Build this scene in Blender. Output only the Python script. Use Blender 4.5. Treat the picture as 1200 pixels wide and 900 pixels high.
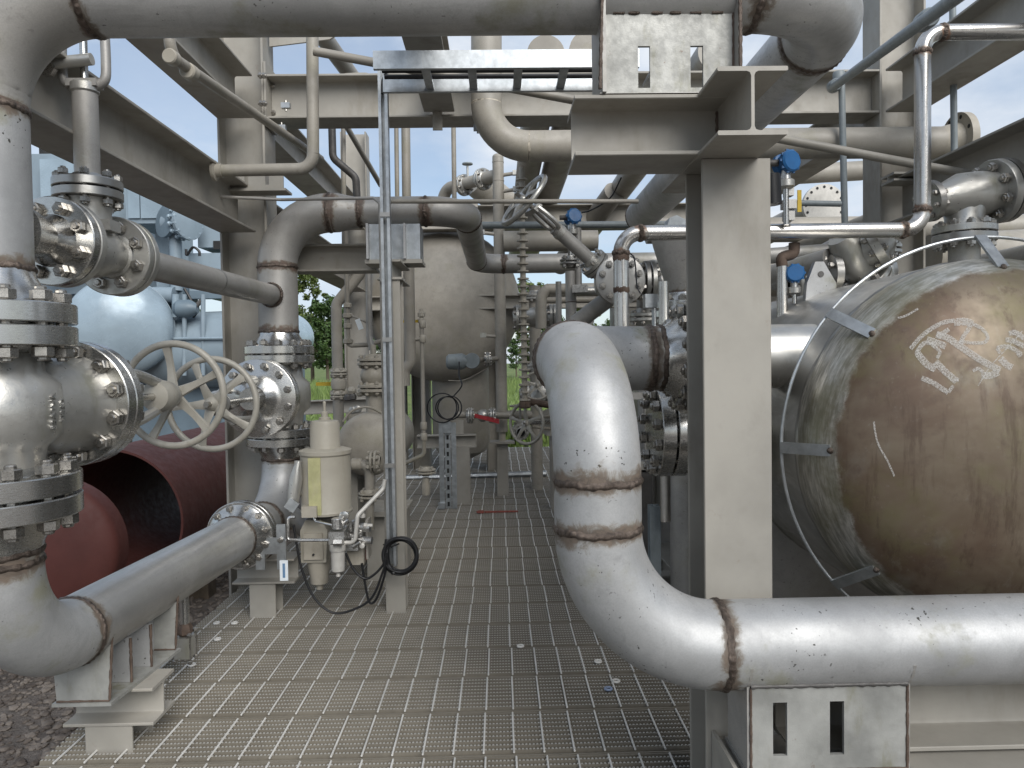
import bpy, bmesh, math, random
from mathutils import Vector, Matrix
R = math.radians
random.seed(7)
for o in list(bpy.data.objects): bpy.data.objects.remove(o)
SC = bpy.context.scene
COL = SC.collection
# ------------------------------------------------------------------ camera
F = 870.0                                   # focal length in photo pixels (1200 wide)
CAMP = Vector((0, 0, 1.3))
YAW, PITCH, ROLL = R(0.99), R(1.65), R(0.85)
CROT = Matrix.Rotation(-YAW, 3, 'Z') @ Matrix.Rotation(R(90) - PITCH, 3, 'X') @ Matrix.Rotation(-ROLL, 3, 'Z')
cam = bpy.data.cameras.new('camera'); cob = bpy.data.objects.new('camera', cam); COL.objects.link(cob)
cam.sensor_width = 36; cam.lens = 36 * F / 1200; cam.clip_end = 2000; cam.clip_start = .05
cob.matrix_world = Matrix.Translation(CAMP) @ CROT.to_4x4()
SC.camera = cob
def at(u, v, Y):
    d = CROT @ Vector(((u - 600) / F, -(v - 450) / F, -1))
    return CAMP + d * (Y / d.y)
def px(n, Y): return n * Y / F
# ------------------------------------------------------------------ world, sun, exposure
W = bpy.data.worlds.new('World'); SC.world = W; W.use_nodes = True
nt = W.node_tree; nt.nodes.clear()
def N(t, **k):
    n = nt.nodes.new(t)
    for a, b in k.items(): setattr(n, a, b)
    return n
SUN_EL = R(38); SUN_AZ = R(155)              # sun behind thin cloud, behind the viewer
sky = N('ShaderNodeTexSky', sky_type='NISHITA', sun_disc=False, sun_elevation=SUN_EL, sun_rotation=SUN_AZ, dust_density=.6, air_density=1.0)
tc = N('ShaderNodeTexCoord'); mp = N('ShaderNodeMapping'); mp.inputs['Scale'].default_value = (1, 1, 2.2); mp.inputs['Location'].default_value = (.35, .1, .3)
n1 = N('ShaderNodeTexNoise'); n1.inputs['Scale'].default_value = 2.6; n1.inputs['Detail'].default_value = 8; n1.inputs['Roughness'].default_value = .58
rp = N('ShaderNodeValToRGB'); rp.color_ramp.elements[0].position = .42; rp.color_ramp.elements[1].position = .62
n2 = N('ShaderNodeTexNoise'); n2.inputs['Scale'].default_value = 5; n2.inputs['Detail'].default_value = 6
rp.color_ramp.elements[0].color = (.40, .40, .40, 1); cr = N('ShaderNodeValToRGB'); cr.color_ramp.elements[0].position = .3; cr.color_ramp.elements[1].position = .7
cr.color_ramp.elements[0].color = (4.0, 4.9, 6.2, 1); cr.color_ramp.elements[1].color = (6.6, 6.9, 7.3, 1)
mx = N('ShaderNodeMix', data_type='RGBA'); bg = N('ShaderNodeBackground'); wo = N('ShaderNodeOutputWorld')
L = nt.links.new
L(tc.outputs['Generated'], mp.inputs['Vector']); L(mp.outputs[0], n1.inputs['Vector']); L(mp.outputs[0], n2.inputs['Vector'])
L(n1.outputs['Fac'], rp.inputs['Fac']); L(n2.outputs['Fac'], cr.inputs['Fac'])
L(rp.outputs['Color'], mx.inputs['Factor']); L(sky.outputs[0], mx.inputs['A']); L(cr.outputs['Color'], mx.inputs['B'])
L(mx.outputs['Result'], bg.inputs['Color']); L(bg.outputs[0], wo.inputs['Surface'])
bg.inputs['Strength'].default_value = .117
sl = bpy.data.lights.new('sun', 'SUN'); sl.energy = 3.1; sl.angle = R(44); sl.color = (1, .975, .935)
so = bpy.data.objects.new('sun', sl); COL.objects.link(so)
sd = Vector((.42, -.9075, 0)) * math.cos(SUN_EL) + Vector((0, 0, math.sin(SUN_EL)))
so.rotation_euler = sd.to_track_quat('Z', 'Y').to_euler(); so.location = (2, -12, 18)
vs = SC.view_settings; vs.view_transform = 'Standard'; vs.look = 'None'; vs.exposure = 0.2; vs.gamma = 1; vs.use_curve_mapping = False
SC.render.resolution_x = 1024; SC.render.resolution_y = 768
SC.cycles.max_bounces = 6; SC.cycles.diffuse_bounces = 3; SC.cycles.glossy_bounces = 4
# ------------------------------------------------------------------ materials (procedural)
MT = {}
class NT:
    def __init__(s, name):
        s.m = bpy.data.materials.new(name); s.m.use_nodes = True; s.t = s.m.node_tree; s.t.nodes.clear()
        s.out = s.n('ShaderNodeOutputMaterial'); s.b = s.n('ShaderNodeBsdfPrincipled'); s.l(s.b.outputs[0], s.out.inputs['Surface'])
        s.tc = s.n('ShaderNodeTexCoord').outputs['Object']
    def n(s, t, **k):
        x = s.t.nodes.new(t)
        for a, b in k.items(): setattr(x, a, b)
        return x
    def l(s, a, b): s.t.links.new(a, b)
    def noise(s, scale, detail=4, rough=.55, stretch=None, dist=0):
        x = s.n('ShaderNodeTexNoise'); x.inputs['Scale'].default_value = scale; x.inputs['Detail'].default_value = detail
        x.inputs['Roughness'].default_value = rough; x.inputs['Distortion'].default_value = dist
        v = s.tc
        if stretch:
            m = s.n('ShaderNodeMapping'); m.inputs['Scale'].default_value = stretch; s.l(v, m.inputs['Vector']); v = m.outputs[0]
        s.l(v, x.inputs['Vector']); return x.outputs['Fac']
    def sm(s, v, a, b, lo=0, hi=1):
        x = s.n('ShaderNodeMapRange'); x.interpolation_type = 'SMOOTHSTEP'
        for i, q in ((1, a), (2, b), (3, lo), (4, hi)): x.inputs[i].default_value = q
        s.l(v, x.inputs[0]); return x.outputs[0]
    def ma(s, op, a, b):
        x = s.n('ShaderNodeMath', operation=op)
        for i, q in enumerate((a, b)):
            if isinstance(q, (int, float)): x.inputs[i].default_value = q
            else: s.l(q, x.inputs[i])
        return x.outputs[0]
    def mix(s, f, a, b):
        x = s.n('ShaderNodeMix', data_type='RGBA')
        for k, q in (('Factor', f), ('A', a), ('B', b)):
            if isinstance(q, (int, float)): x.inputs[k].default_value = q
            elif isinstance(q, tuple): x.inputs[k].default_value = (*q, 1) if len(q) == 3 else q
            else: s.l(q, x.inputs[k])
        return x.outputs['Result']
    def bump(s, h, strength, dist=.01):
        x = s.n('ShaderNodeBump'); x.inputs['Strength'].default_value = strength; x.inputs['Distance'].default_value = dist
        s.l(h, x.inputs['Height']); s.l(x.outputs[0], s.b.inputs['Normal'])
    def attr(s, name):
        x = s.n('ShaderNodeAttribute'); x.attribute_name = name; return x.outputs['Fac']
    def set(s, name, **k):
        for a, q in k.items():
            i = s.b.inputs[a.replace('_', ' ')]
            if isinstance(q, (int, float)): i.default_value = q
            elif isinstance(q, tuple): i.default_value = (*q, 1)
            else: s.l(q, i)
        MT[name] = s.m; return s.m
def sc(c, k): return tuple(min(1, x * k) for x in c)
def paint(name, c, rough=.5, metal=0.0, var=.16, scale=3, dirt=(.12, .10, .07), dirt_amt=.35, bump=.04, spec=.4, rust=0.0):
    t = NT(name)
    a = t.noise(scale, 5, .6); b = t.noise(scale * 9, 4, .6); g = t.noise(scale * 1.7, 6, .65, (1, 1, .35))
    col = t.mix(t.sm(a, .3, .7), sc(c, 1 - var), sc(c, 1 + var * .6))
    col = t.mix(t.sm(b, .55, .8, 0, .25), col, sc(c, .72))
    col = t.mix(t.sm(g, .51, .76, 0, dirt_amt), col, dirt)
    if rust:
        r = t.noise(scale * 5, 7, .7); col = t.mix(t.sm(r, .64, .70, 0, rust), col, (.13, .055, .028))
    ro = t.ma('ADD', t.sm(b, .3, .7, rough - .07, rough + .1), t.sm(g, .5, .8, 0, .12))
    t.bump(t.noise(scale * 40, 3), bump, .004)
    return t.set(name, Base_Color=col, Roughness=ro, Metallic=metal, Specular_IOR_Level=spec)
def pipesteel(name, c, metal, rough, algae=.5, specks=.8, streak=None, weldcol=(.066, .049, .036)):
    t = NT(name)
    a = t.noise(2.2, 5, .6); b = t.noise(30, 5, .6); st = t.noise(6, 6, .65, streak or (1, 1, 1), .3)
    col = t.mix(t.sm(a, .32, .68), sc(c, .74), sc(c, 1.08)); a2 = t.noise(11, 6, .7, dist=.5); col = t.mix(t.sm(a2, .50, .68, 0, .40), col, sc(c, .70))
    col = t.mix(t.sm(st, .48, .76, 0, .5), col, sc(c, .66))
    col = t.mix(t.sm(b, .55, .8, 0, .35), col, sc(c, .55)); f_ = t.noise(240, 2, .6); col = t.mix(t.sm(f_, .35, .65, 0, .22), col, sc(c, .60))
    g = t.noise(3.3, 6, .65)
    alg = t.sm(g, .53, .68, 0, algae); col = t.mix(alg, col, (.19, .18, .085))
    sp = t.noise(85, 2, .5); sp2 = t.noise(5, 3)
    spk = t.ma('MULTIPLY', t.sm(sp, .672, .71), t.sm(sp2, .46, .62, 0, specks)); col = t.mix(spk, col, (.05, .047, .04))
    sx = t.noise(3.0, 8, .72, (22, 2.0, 5)); col = t.mix(t.sm(sx, .62, .72, 0, .35), col, sc(c, .35))
    dr_ = t.noise(5, 6, .7, (5, 5, .5)); col = t.mix(t.sm(dr_, .60, .75, 0, .28), col, sc(c, .42))
    w = t.attr('weld'); wn = t.noise(22, 5, .7, dist=.8); wn2 = t.noise(9, 3)
    tt = t.ma('ADD', w, t.ma('MULTIPLY', t.ma('SUBTRACT', wn, .5), 1.0))
    tt = t.ma('ADD', tt, t.ma('MULTIPLY', t.ma('SUBTRACT', wn2, .5), .95))
    halo = t.sm(tt, .48, .74, 0, .55); col = t.mix(halo, col, (.20, .165, .115))
    drk = t.sm(tt, .60, .84, 0, .92); col = t.mix(drk, col, t.mix(t.sm(wn, .4, .6), weldcol, sc(weldcol, 2.0)))
    ro = t.ma('ADD', t.sm(st, .3, .7, rough - .06, rough + .1), t.ma('MULTIPLY', t.ma('ADD', halo, alg), .22))
    me = t.ma('MULTIPLY', t.ma('SUBTRACT', 1.0, t.ma('MAXIMUM', drk, t.ma('MULTIPLY', alg, .8))), metal)
    t.bump(t.noise(120, 3), .05, .003)
    return t.set(name, Base_Color=col, Roughness=ro, Metallic=me)
pipesteel('pipe_pale', (.46, .46, .455), .45, .48, .6, 1.0)
pipesteel('pipe_grey', (.52, .515, .50), .4, .42, .55, .8, (1, 8, 8))
pipesteel('pipe_brushed', (.60, .59, .57), .75, .36, .15, .3, (10, 1, 10))
pipesteel('pipe_mid', (.40, .385, .36), .35, .45, .25, .4, weldcol=(.06, .04, .03))
pipesteel('pipe_stainless', (.60, .58, .55), .92, .24, .1, .2, (1, 1, .3), weldcol=(.10, .055, .035))
pipesteel('pipe_beige', (.335, .308, .262), .0, .48, .2, .15, weldcol=(.30, .27, .22))
paint('steel_beige', (.320, .300, .262), .52, 0, .17, 2.2, (.15, .13, .095), .48, .03, rust=.16)
paint('cast_grey', (.45, .44, .41), .34, .65, .12, 5, (.20, .19, .09), .5, .10)
paint('cast_beige', (.36, .33, .275), .45, .0, .14, 8, (.14, .12, .08), .4, .15)
paint('wheel_paint', (.34, .32, .275), .42, .1, .12, 12, (.16, .14, .10), .4, .12)
paint('actuator_paint', (.34, .315, .262), .5, 0, .08, 6, (.20, .17, .11), .35, .05)
paint('yellow_stain', (.40, .385, .20), .6, 0, .18, 14, (.40, .36, .25), .6, .08)
def brushed(name, c, rough, var):
    t = NT(name); a = t.noise(3, 3); b = t.noise(70, 3, .6, (1, 1, 6)); g = t.noise(4.5, 5, .6)
    col = t.mix(t.sm(a, .3, .7), sc(c, 1 - var), sc(c, 1 + var)); col = t.mix(t.sm(b, .35, .7, 0, .25), col, sc(c, .8)); al = t.sm(g, .60, .74, 0, .35); col = t.mix(al, col, (.22, .205, .12))
    return t.set(name, Base_Color=col, Roughness=t.ma('ADD', t.sm(b, .3, .7, rough - .03, rough + .05), t.ma('MULTIPLY', al, .3)), Metallic=t.ma('SUBTRACT', .96, t.ma('MULTIPLY', al, .5)))
brushed('machined', (.53, .52, .495), .24, .06); brushed('machined_dull', (.38, .37, .35), .36, .06)
paint('bolt_steel', (.40, .38, .35), .30, .95, .2, 30, (.16, .14, .11), .3, .04)
paint('galvanised', (.44, .46, .47), .36, .85, .20, 22, (.30, .31, .31), .4, .02)
paint('gasket_dark', (.02, .02, .02), .7, 0)
paint('weld_metal', (.15, .12, .10), .36, .8, .45, 40, (.06, .04, .03), .6, .5)
paint('red_primer', (.098, .030, .024), .62, 0, .18, 2.4, (.06, .03, .025), .4, .06)
paint('blue_paint', (.235, .295, .34), .42, 0, .12, 1.6, (.13, .16, .18), .4, .03)
paint('blue_dark', (.13, .175, .21), .45, 0, .12, 2, (.06, .07, .08), .4, .03)
paint('blue_glossy', (.29, .365, .42), .22, .1, .22, 1.1, (.16, .20, .23), .5, .02)
paint('transmitter_blue', (.018, .105, .27), .35, 0, .12, 20, (.02, .06, .14), .2, .03)
paint('teal_grey', (.20, .225, .232), .42, 0, .1, 18, (.08, .10, .10), .3, .02)
paint('rubber_black', (.012, .012, .013), .42, 0, .2, 30, (.05, .045, .04), .2, .05)
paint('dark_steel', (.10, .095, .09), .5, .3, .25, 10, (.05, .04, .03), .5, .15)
paint('rusty', (.12, .085, .065), .65, .2, .35, 22, (.08, .04, .025), .6, .4)
paint('red_handle', (.36, .03, .035), .45, 0, .2, 30, (.15, .03, .02), .4, .05)
paint('wrench_red', (.26, .075, .055), .6, .1, .3, 40, (.10, .05, .03), .5, .1)
paint('yellow_handle', (.52, .36, .03), .45, 0, .1, 20)
paint('yellow_pale', (.46, .36, .06), .5, 0, .2, 20)
paint('filter_grey', (.52, .50, .46), .4, .1, .1, 20, (.3, .28, .25), .3, .03)
paint('aluminium', (.60, .59, .57), .3, .9, .2, 25, (.3, .28, .25), .3, .1)
paint('tag_white', (.70, .75, .78), .4, 0, .05, 20, (.5, .55, .6), .2)
paint('tag_print', (.12, .22, .36), .5, 0, .05, 20)
paint('bark', (.11, .085, .06), .8, 0, .3, 10, (.05, .04, .03), .5, .4)
paint('washer_pale', (.60, .58, .54), .6, 0)
paint('plate_stained', (.34, .338, .315), .5, .3, .30, 6, (.17, .16, .09), .85, .08, rust=.5)
paint('washer_blue', (.22, .27, .38), .6, 0)
# grating: painted bars with paler tops
t = NT('grating_bar'); sp_ = t.n('ShaderNodeSeparateXYZ'); t.l(t.tc, sp_.inputs[0]); a = t.noise(1.6, 5); b = t.noise(30, 4)
col = t.mix(t.sm(a, .3, .7), (.185, .165, .132), (.265, .238, .192)); col = t.mix(t.sm(b, .5, .75, 0, .5), col, (.16, .145, .12))
col = t.mix(t.sm(sp_.outputs[2], -.0030, -.0012, 0, .7), col, (.52, .51, .48))     # paler on the tops of the teeth
t.set('grating_bar', Base_Color=col, Roughness=.5, Metallic=.2)
paint('grating_rod', (.72, .70, .66), .45, .25, .15, 6, (.25, .23, .20), .4, .1)
# weathered vessel head: brown patina, olive bloom, scoured bright band at the seam
t = NT('vessel_head')
a = t.noise(2.4, 5, .6, dist=.4); b = t.noise(4.3, 6, .65); c_ = t.noise(16, 5, .65); d_ = t.noise(60, 3, .6)
col = t.mix(t.sm(a, .34, .62), (.118, .078, .052), (.195, .155, .110))
col = t.mix(t.sm(b, .45, .72, 0, .6), col, (.150, .140, .058))
e_ = t.noise(5.1, 6, .65, (1.2, 1, .7)); col = t.mix(t.sm(e_, .53, .75, 0, .45), col, (.235, .225, .195))
col = t.mix(t.sm(c_, .52, .74, 0, .5), col, (.095, .066, .05)); col = t.mix(t.sm(d_, .62, .78, 0, .3), col, (.25, .225, .19))
rn_ = t.noise(9, 6, .7, (3, 3, .35)); col = t.mix(t.sm(rn_, .52, .68, 0, .6), col, (.085, .055, .038)); rn2 = t.noise(7, 6, .7, (2.5, 2.5, .5)); col = t.mix(t.sm(rn2, .58, .72, 0, .38), col, (.26, .235, .185))
s_ = t.attr('seam'); sn = t.noise(9, 7, .7, dist=.3); sn2 = t.noise(14, 6, .65, (1, 7, 1), .4)
q = t.ma('ADD', s_, t.ma('MULTIPLY', t.ma('SUBTRACT', sn, .5), .55)); sf = t.sm(q, .50, .66)
bri = t.mix(t.sm(sn2, .35, .7), (.34, .325, .28), (.72, .69, .63)); bri = t.mix(t.sm(b, .42, .66, 0, .75), bri, (.23, .215, .135))
col = t.mix(sf, col, bri)
ro = t.ma('ADD', t.sm(c_, .3, .7, .38, .54), t.ma('MULTIPLY', sf, -.08)); t.bump(t.ma('ADD', c_, t.ma('MULTIPLY', sn2, s_)), .09, .004)
t.set('vessel_head', Base_Color=col, Roughness=ro, Metallic=t.ma('ADD', .40, t.ma('MULTIPLY', sf, .35)))
# shell of the same vessel: bare, swirled mill finish
t = NT('vessel_shell')
a = t.noise(3, 6, .6, dist=.5); b = t.noise(14, 5, .7, (1, .3, 1), .6)
col = t.mix(t.sm(a, .3, .7), (.36, .35, .325), (.60, .585, .55)); col = t.mix(t.sm(b, .52, .72, 0, .55), col, (.72, .71, .69))
col = t.mix(t.sm(t.noise(2.1, 5), .52, .7, 0, .75), col, (.15, .145, .085))
t.bump(b, .06, .004); t.set('vessel_shell', Base_Color=col, Roughness=t.sm(b, .3, .7, .42, .28), Metallic=.82)
# chalk: broken, dusty strokes
t = NT('chalk'); a = t.noise(260, 4, .75); t.set('chalk', Base_Color=(.66, .63, .58), Roughness=.95, Alpha=t.sm(a, .30, .70, .08, .75))
# gravel and grass ground
t = NT('ground')
a = t.noise(.9, 6, .6); b = t.noise(45, 4, .7); c_ = t.noise(11, 5, .65)
col = t.mix(t.sm(a, .35, .65), (.095, .080, .068), (.165, .140, .120)); col = t.mix(t.sm(b, .5, .75), col, (.27, .235, .205)); col = t.mix(t.sm(c_, .5, .7, 0, .6), col, (.055, .046, .042))
sp = t.n('ShaderNodeSeparateXYZ'); t.l(t.tc, sp.inputs[0]); gy = t.sm(t.ma('ADD', sp.outputs[1], t.ma('MULTIPLY', a, 4.0)), 15, 18)
gr = t.mix(t.sm(t.noise(.35, 6), .35, .65), (.075, .125, .025), (.17, .20, .055)); gr = t.mix(t.sm(t.noise(7, 5), .45, .7), gr, (.05, .085, .02))
t.bump(t.ma('ADD', b, c_), .8, .03); t.set('ground', Base_Color=t.mix(gy, col, gr), Roughness=.95)
t = NT('stone'); o_ = t.n('ShaderNodeObjectInfo'); a = t.noise(9, 3)
t.set('stone', Base_Color=t.mix(t.sm(a, .35, .65), (.075, .060, .05), (.21, .178, .15)), Roughness=.9)
for nm, c0, c1 in (('leaf', (.020, .045, .012), (.075, .13, .028)), ('leaf_light', (.055, .085, .02), (.15, .19, .05)), ('grass', (.07, .13, .025), (.20, .26, .07))):
    t = NT(nm); a = t.noise(1.4, 4); g = t.n('ShaderNodeNewGeometry').outputs['Random Per Island']
    col = t.mix(t.ma('MULTIPLY', t.ma('ADD', a, g), .5), c0, c1)
    t.set(nm, Base_Color=col, Roughness=.6, Subsurface_Weight=0.0)
# ------------------------------------------------------------------ mesh helpers
def V(*a): return Vector(a)
X, Y_, Z = V(1, 0, 0), V(0, 1, 0), V(0, 0, 1)
def frame(ax):
    ax = Vector(ax).normalized(); u = Z if abs(ax.z) < .9 else X
    a = u.cross(ax).normalized(); return a, ax.cross(a), ax
class MB:
    def __init__(s): s.v = []; s.f = []; s.w = {}
    def add(s, vs, fs):
        o = len(s.v); s.v += [Vector(q) for q in vs]; s.f += [tuple(i + o for i in f) for f in fs]; return s
    def lathe(s, c, ax, prof, seg=32, caps=(1, 1)):
        a, b, n = frame(ax); c = Vector(c); vs = []; fs = []; m = len(prof)
        for r, h in prof:
            for k in range(seg):
                t = 2 * math.pi * k / seg; vs.append(c + n * h + (a * math.cos(t) + b * math.sin(t)) * max(r, 1e-4))
        for i in range(m - 1):
            for k in range(seg):
                k2 = (k + 1) % seg; fs.append((i * seg + k, i * seg + k2, (i + 1) * seg + k2, (i + 1) * seg + k))
        if caps[0]: fs.append(tuple(range(seg))[::-1])
        if caps[1]: fs.append(tuple((m - 1) * seg + k for k in range(seg)))
        return s.add(vs, fs)
    def cyl(s, p0, p1, r, seg=20, r1=None):
        p0 = Vector(p0); p1 = Vector(p1); d = p1 - p0
        return s.lathe(p0, d, [(r, 0), (r if r1 is None else r1, d.length)], seg)
    def tube(s, pts, r, seg=16, caps=True, closed=False):
        pts = [Vector(p) for p in pts]; n = len(pts); vs = []; fs = []
        rs = r if isinstance(r, (list, tuple)) else [r] * n
        tg = []
        for i in range(n):
            p = pts[i - 1] if (i or closed) else pts[0]; q = pts[(i + 1) % n] if (i < n - 1 or closed) else pts[-1]
            tg.append((q - p).normalized())
        a, b, _ = frame(tg[0])
        for i in range(n):
            if i:
                q = tg[i - 1].rotation_difference(tg[i]); a = q @ a
                a = (a - tg[i] * a.dot(tg[i])).normalized()
            b = tg[i].cross(a)
            for k in range(seg):
                t = 2 * math.pi * k / seg; vs.append(pts[i] + (a * math.cos(t) + b * math.sin(t)) * rs[i])
        for i in range(n if closed else n - 1):
            j = (i + 1) % n
            for k in range(seg):
                k2 = (k + 1) % seg; fs.append((i * seg + k, i * seg + k2, j * seg + k2, j * seg + k))
        if caps and not closed:
            fs.append(tuple(range(seg))[::-1]); fs.append(tuple((n - 1) * seg + k for k in range(seg)))
        return s.add(vs, fs)
    def box(s, lo, hi, M=None):
        (a, b, c), (d, e, f) = lo, hi
        vs = [V(x, y, z) for z in (c, f) for y in (b, e) for x in (a, d)]
        if M is not None: vs = [M @ q for q in vs]
        return s.add(vs, [(0, 2, 3, 1), (4, 5, 7, 6), (0, 1, 5, 4), (2, 6, 7, 3), (0, 4, 6, 2), (1, 3, 7, 5)])
    def cbox(s, c, size, M=None):
        c = Vector(c); h = Vector(size) / 2
        if M is None: return s.box(c - h, c + h)
        return s.box(-h, h, Matrix.Translation(c) @ M.to_4x4())
    def prism(s, poly, ext):
        poly = [Vector(p) for p in poly]; ext = Vector(ext); n = len(poly)
        return s.add(poly + [p + ext for p in poly], [tuple(range(n))[::-1], tuple(range(n, 2 * n))] + [(i, (i + 1) % n, n + (i + 1) % n, n + i) for i in range(n)])
    def ball(s, c, r, seg=20, rings=10, ax=Z, squash=1.0, half=False):
        e = 0 if half else -math.pi / 2
        pr = [(r * math.cos(e + (math.pi / 2 - e) * i / rings), r * squash * math.sin(e + (math.pi / 2 - e) * i / rings)) for i in range(rings + 1)]
        return s.lathe(c, ax, pr, seg, (1, 0))
def ibeam_mb(p0, p1, d, w, tw, tf, up):
    p0 = Vector(p0); p1 = Vector(p1); ax = (p1 - p0).normalized(); u = Vector(up); u = (u - ax * u.dot(ax)).normalized(); s = ax.cross(u)
    h, b, t, k = d / 2, w / 2, tw / 2, min(.012, w * .06); e = .0022
    q = [(b - e, h), (b, h - e), (b, h - tf + e), (b - e, h - tf), (t + k, h - tf), (t + k * .3, h - tf - k * .3), (t, h - tf - k)]
    pr = q + [(x, -y) for x, y in q[::-1]]; pr = pr + [(-x, -y) for x, y in pr]
    return MB().prism([p0 + s * x + u * y for x, y in pr], p1 - p0)
def mesh(mb, mat, ang=32, recalc=True):
    me = bpy.data.meshes.new('m'); me.from_pydata([tuple(v) for v in mb.v], [], mb.f)
    if recalc:
        bm = bmesh.new(); bm.from_mesh(me); bmesh.ops.recalc_face_normals(bm, faces=bm.faces); bm.to_mesh(me); bm.free()
    for k, arr in mb.w.items():
        at_ = me.attributes.new(k, 'FLOAT', 'POINT'); at_.data.foreach_set('value', arr)
    me.materials.append(MT[mat]); me.polygons.foreach_set('use_smooth', [True] * len(me.polygons)); me.set_sharp_from_angle(angle=R(ang)); me.update()
    return me
def thing(name, label, cat, loc, group=None):
    o = bpy.data.objects.new(name, None); o.empty_display_size = .1; COL.objects.link(o); o.location = loc
    o['label'] = label; o['category'] = cat; o['wloc'] = tuple(loc)
    if group: o['group'] = group
    return o
def worigin(o):
    p = V(0, 0, 0)
    while o is not None: p = p + o.location; o = o.parent
    return p
def part(name, mb, mat, parent, label=None, kind=None, ang=32):
    me = mb if isinstance(mb, bpy.types.Mesh) else mesh(mb, mat, ang)
    o = bpy.data.objects.new(name, me); COL.objects.link(o); o.parent = parent; o.location = -worigin(parent)
    me.name = name
    if label: o['label'] = label
    if kind: o['kind'] = kind
    return o
def solo(name, mb, mat, label=None, cat=None, group=None, kind=None, ang=32):
    me = mb if isinstance(mb, bpy.types.Mesh) else mesh(mb, mat, ang)
    o = bpy.data.objects.new(name, me); COL.objects.link(o); me.name = name
    if label: o['label'] = label
    if cat: o['category'] = cat
    if group: o['group'] = group
    if kind: o['kind'] = kind
    return o
# ---- studs with two hex nuts, one mesh per size
_bm = {}
def bolt_mesh(d, L, mat):
    k = (round(d, 4), round(L, 4), mat)
    if k not in _bm:
        m = MB().lathe((0, 0, -L / 2), Z, [(d * .40, 0), (d / 2, d * .12), (d / 2, L - d * .12), (d * .40, L)], 10)
        for sgn in (-1, 1):
            h0 = L / 2 - d * 1.32
            m.lathe((0, 0, sgn * h0), Z * sgn, [(d * .80, 0), (d * .92, d * .10), (d * .92, d * .86), (d * .78, d * .98)], 6)
        _bm[k] = mesh(m, mat, 25); _bm[k].name = 'stud_bolt'
    return _bm[k]
def bolts(parent, c, ax, pcd, n, d, L, mat='bolt_steel', phase=.5, name='stud_bolt', arc=None):
    a, b, nn = frame(ax); me = bolt_mesh(d, L, mat); po = worigin(parent); M = Matrix((a, b, nn)).transposed()
    for k in range(n):
        t = 2 * math.pi * (k + phase) / n
        o = bpy.data.objects.new(name, me); COL.objects.link(o); o.parent = parent
        o.rotation_euler = (M @ Matrix.Rotation(random.random() * 6, 3, 'Z')).to_euler()
        o.location = Vector(c) + (a * math.cos(t) + b * math.sin(t)) * pcd / 2 + nn * random.uniform(-.003, .003) - po
# ---- one flange: disc + raised face + weld-neck hub pointing along -ax (face at c, looking along ax)
def flange(parent, c, ax, od, t, pr, hub=None, mat='machined', seg=48, name='flange', blind=False):
    rf = od * .36; hub = t * 1.3 if hub is None else hub
    pr_ = [(rf, 0), (rf, -.002), (od / 2 - .003, -.002), (od / 2, -.005), (od / 2, -t + .003), (od / 2 - .003, -t)]
    if blind: pr_ += [(1e-4, -t)]
    elif hub > 0: pr_ += [(pr * 1.42, -t), (pr * 1.36, -t - .006), (pr * 1.035, -t - hub * .8), (pr * 1.008, -t - hub)]
    else: pr_ += [(pr, -t)]
    return part(name, MB().lathe(c, ax, pr_, seg, (1, 0 if not blind else 0)), mat, parent)
def joint(pa, pb, c, ax, od, t, pra, prb=None, nb=8, bd=.02, huba=None, hubb=None, mata='machined', matb='machined', bmat='bolt_steel', phase=.5, seg=48, pcd=None, bolt_owner=None, blind_b=False):
    """two flanges face to face at c; the one on the -ax side belongs to pa, the other to pb"""
    c = Vector(c); n = Vector(ax).normalized(); g = .004
    flange(pa, c - n * g / 2, n, od, t, pra, huba, mata, seg); flange(pb, c + n * g / 2, -n, od, t, prb or pra, hubb, matb, seg, blind=blind_b)
    ow = bolt_owner or pb
    part('gasket', MB().lathe(c - n * g * .6, n, [(od * .33, 0), (od * .33, g * 1.2)], 32), 'gasket_dark', ow)
    bolts(ow, c, n, pcd or od * .80, nb, bd, 2 * t + bd * 3.0, bmat, phase)
# ---- pipes
def arc_pts(p, d0, d1, Rb, n):
    th = d0.angle(d1); tl = Rb * math.tan(th / 2); s0 = p - d0 * tl
    nrm = d0.cross(d1).normalized(); cdir = nrm.cross(d0); c = s0 + cdir * Rb
    return [c + Matrix.Rotation(th * i / n, 3, nrm) @ (s0 - c) for i in range(n + 1)], tl
def sweep_part(name, pts, r, mat, parent, w0, w1, seg, caps, hw=.09):
    """tube with a 'weld' attribute: 1 at a welded end, 0 at hw away"""
    pts = [Vector(p) for p in pts]; cum = [0]
    for i in range(1, len(pts)): cum.append(cum[-1] + (pts[i] - pts[i - 1]).length)
    T = cum[-1]; cuts = set(cum)
    for i in range(1, 7):
        if w0 and hw * i / 6 < T: cuts.add(hw * i / 6)
        if w1 and T - hw * i / 6 > 0: cuts.add(T - hw * i / 6)
    ss = sorted(cuts); s2 = [ss[0]]
    for q in ss[1:]:
        if q - s2[-1] > 1e-4: s2.append(q)
    if abs(s2[-1] - T) > 1e-6: s2[-1] = T
    out = []; j = 0
    for q in s2:
        while j < len(cum) - 2 and q > cum[j + 1]: j += 1
        f = (q - cum[j]) / max(1e-9, cum[j + 1] - cum[j]); out.append(pts[j].lerp(pts[j + 1], min(1, max(0, f))))
    m = MB().tube(out, r, seg, caps)
    w = []
    for q in s2:
        k = 0
        if w0: k = max(k, 1 - q / hw)
        if w1: k = max(k, 1 - (T - q) / hw)
        w += [max(0, k)] * seg
    m.w['weld'] = w
    return part(name, m, mat, parent)
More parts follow.
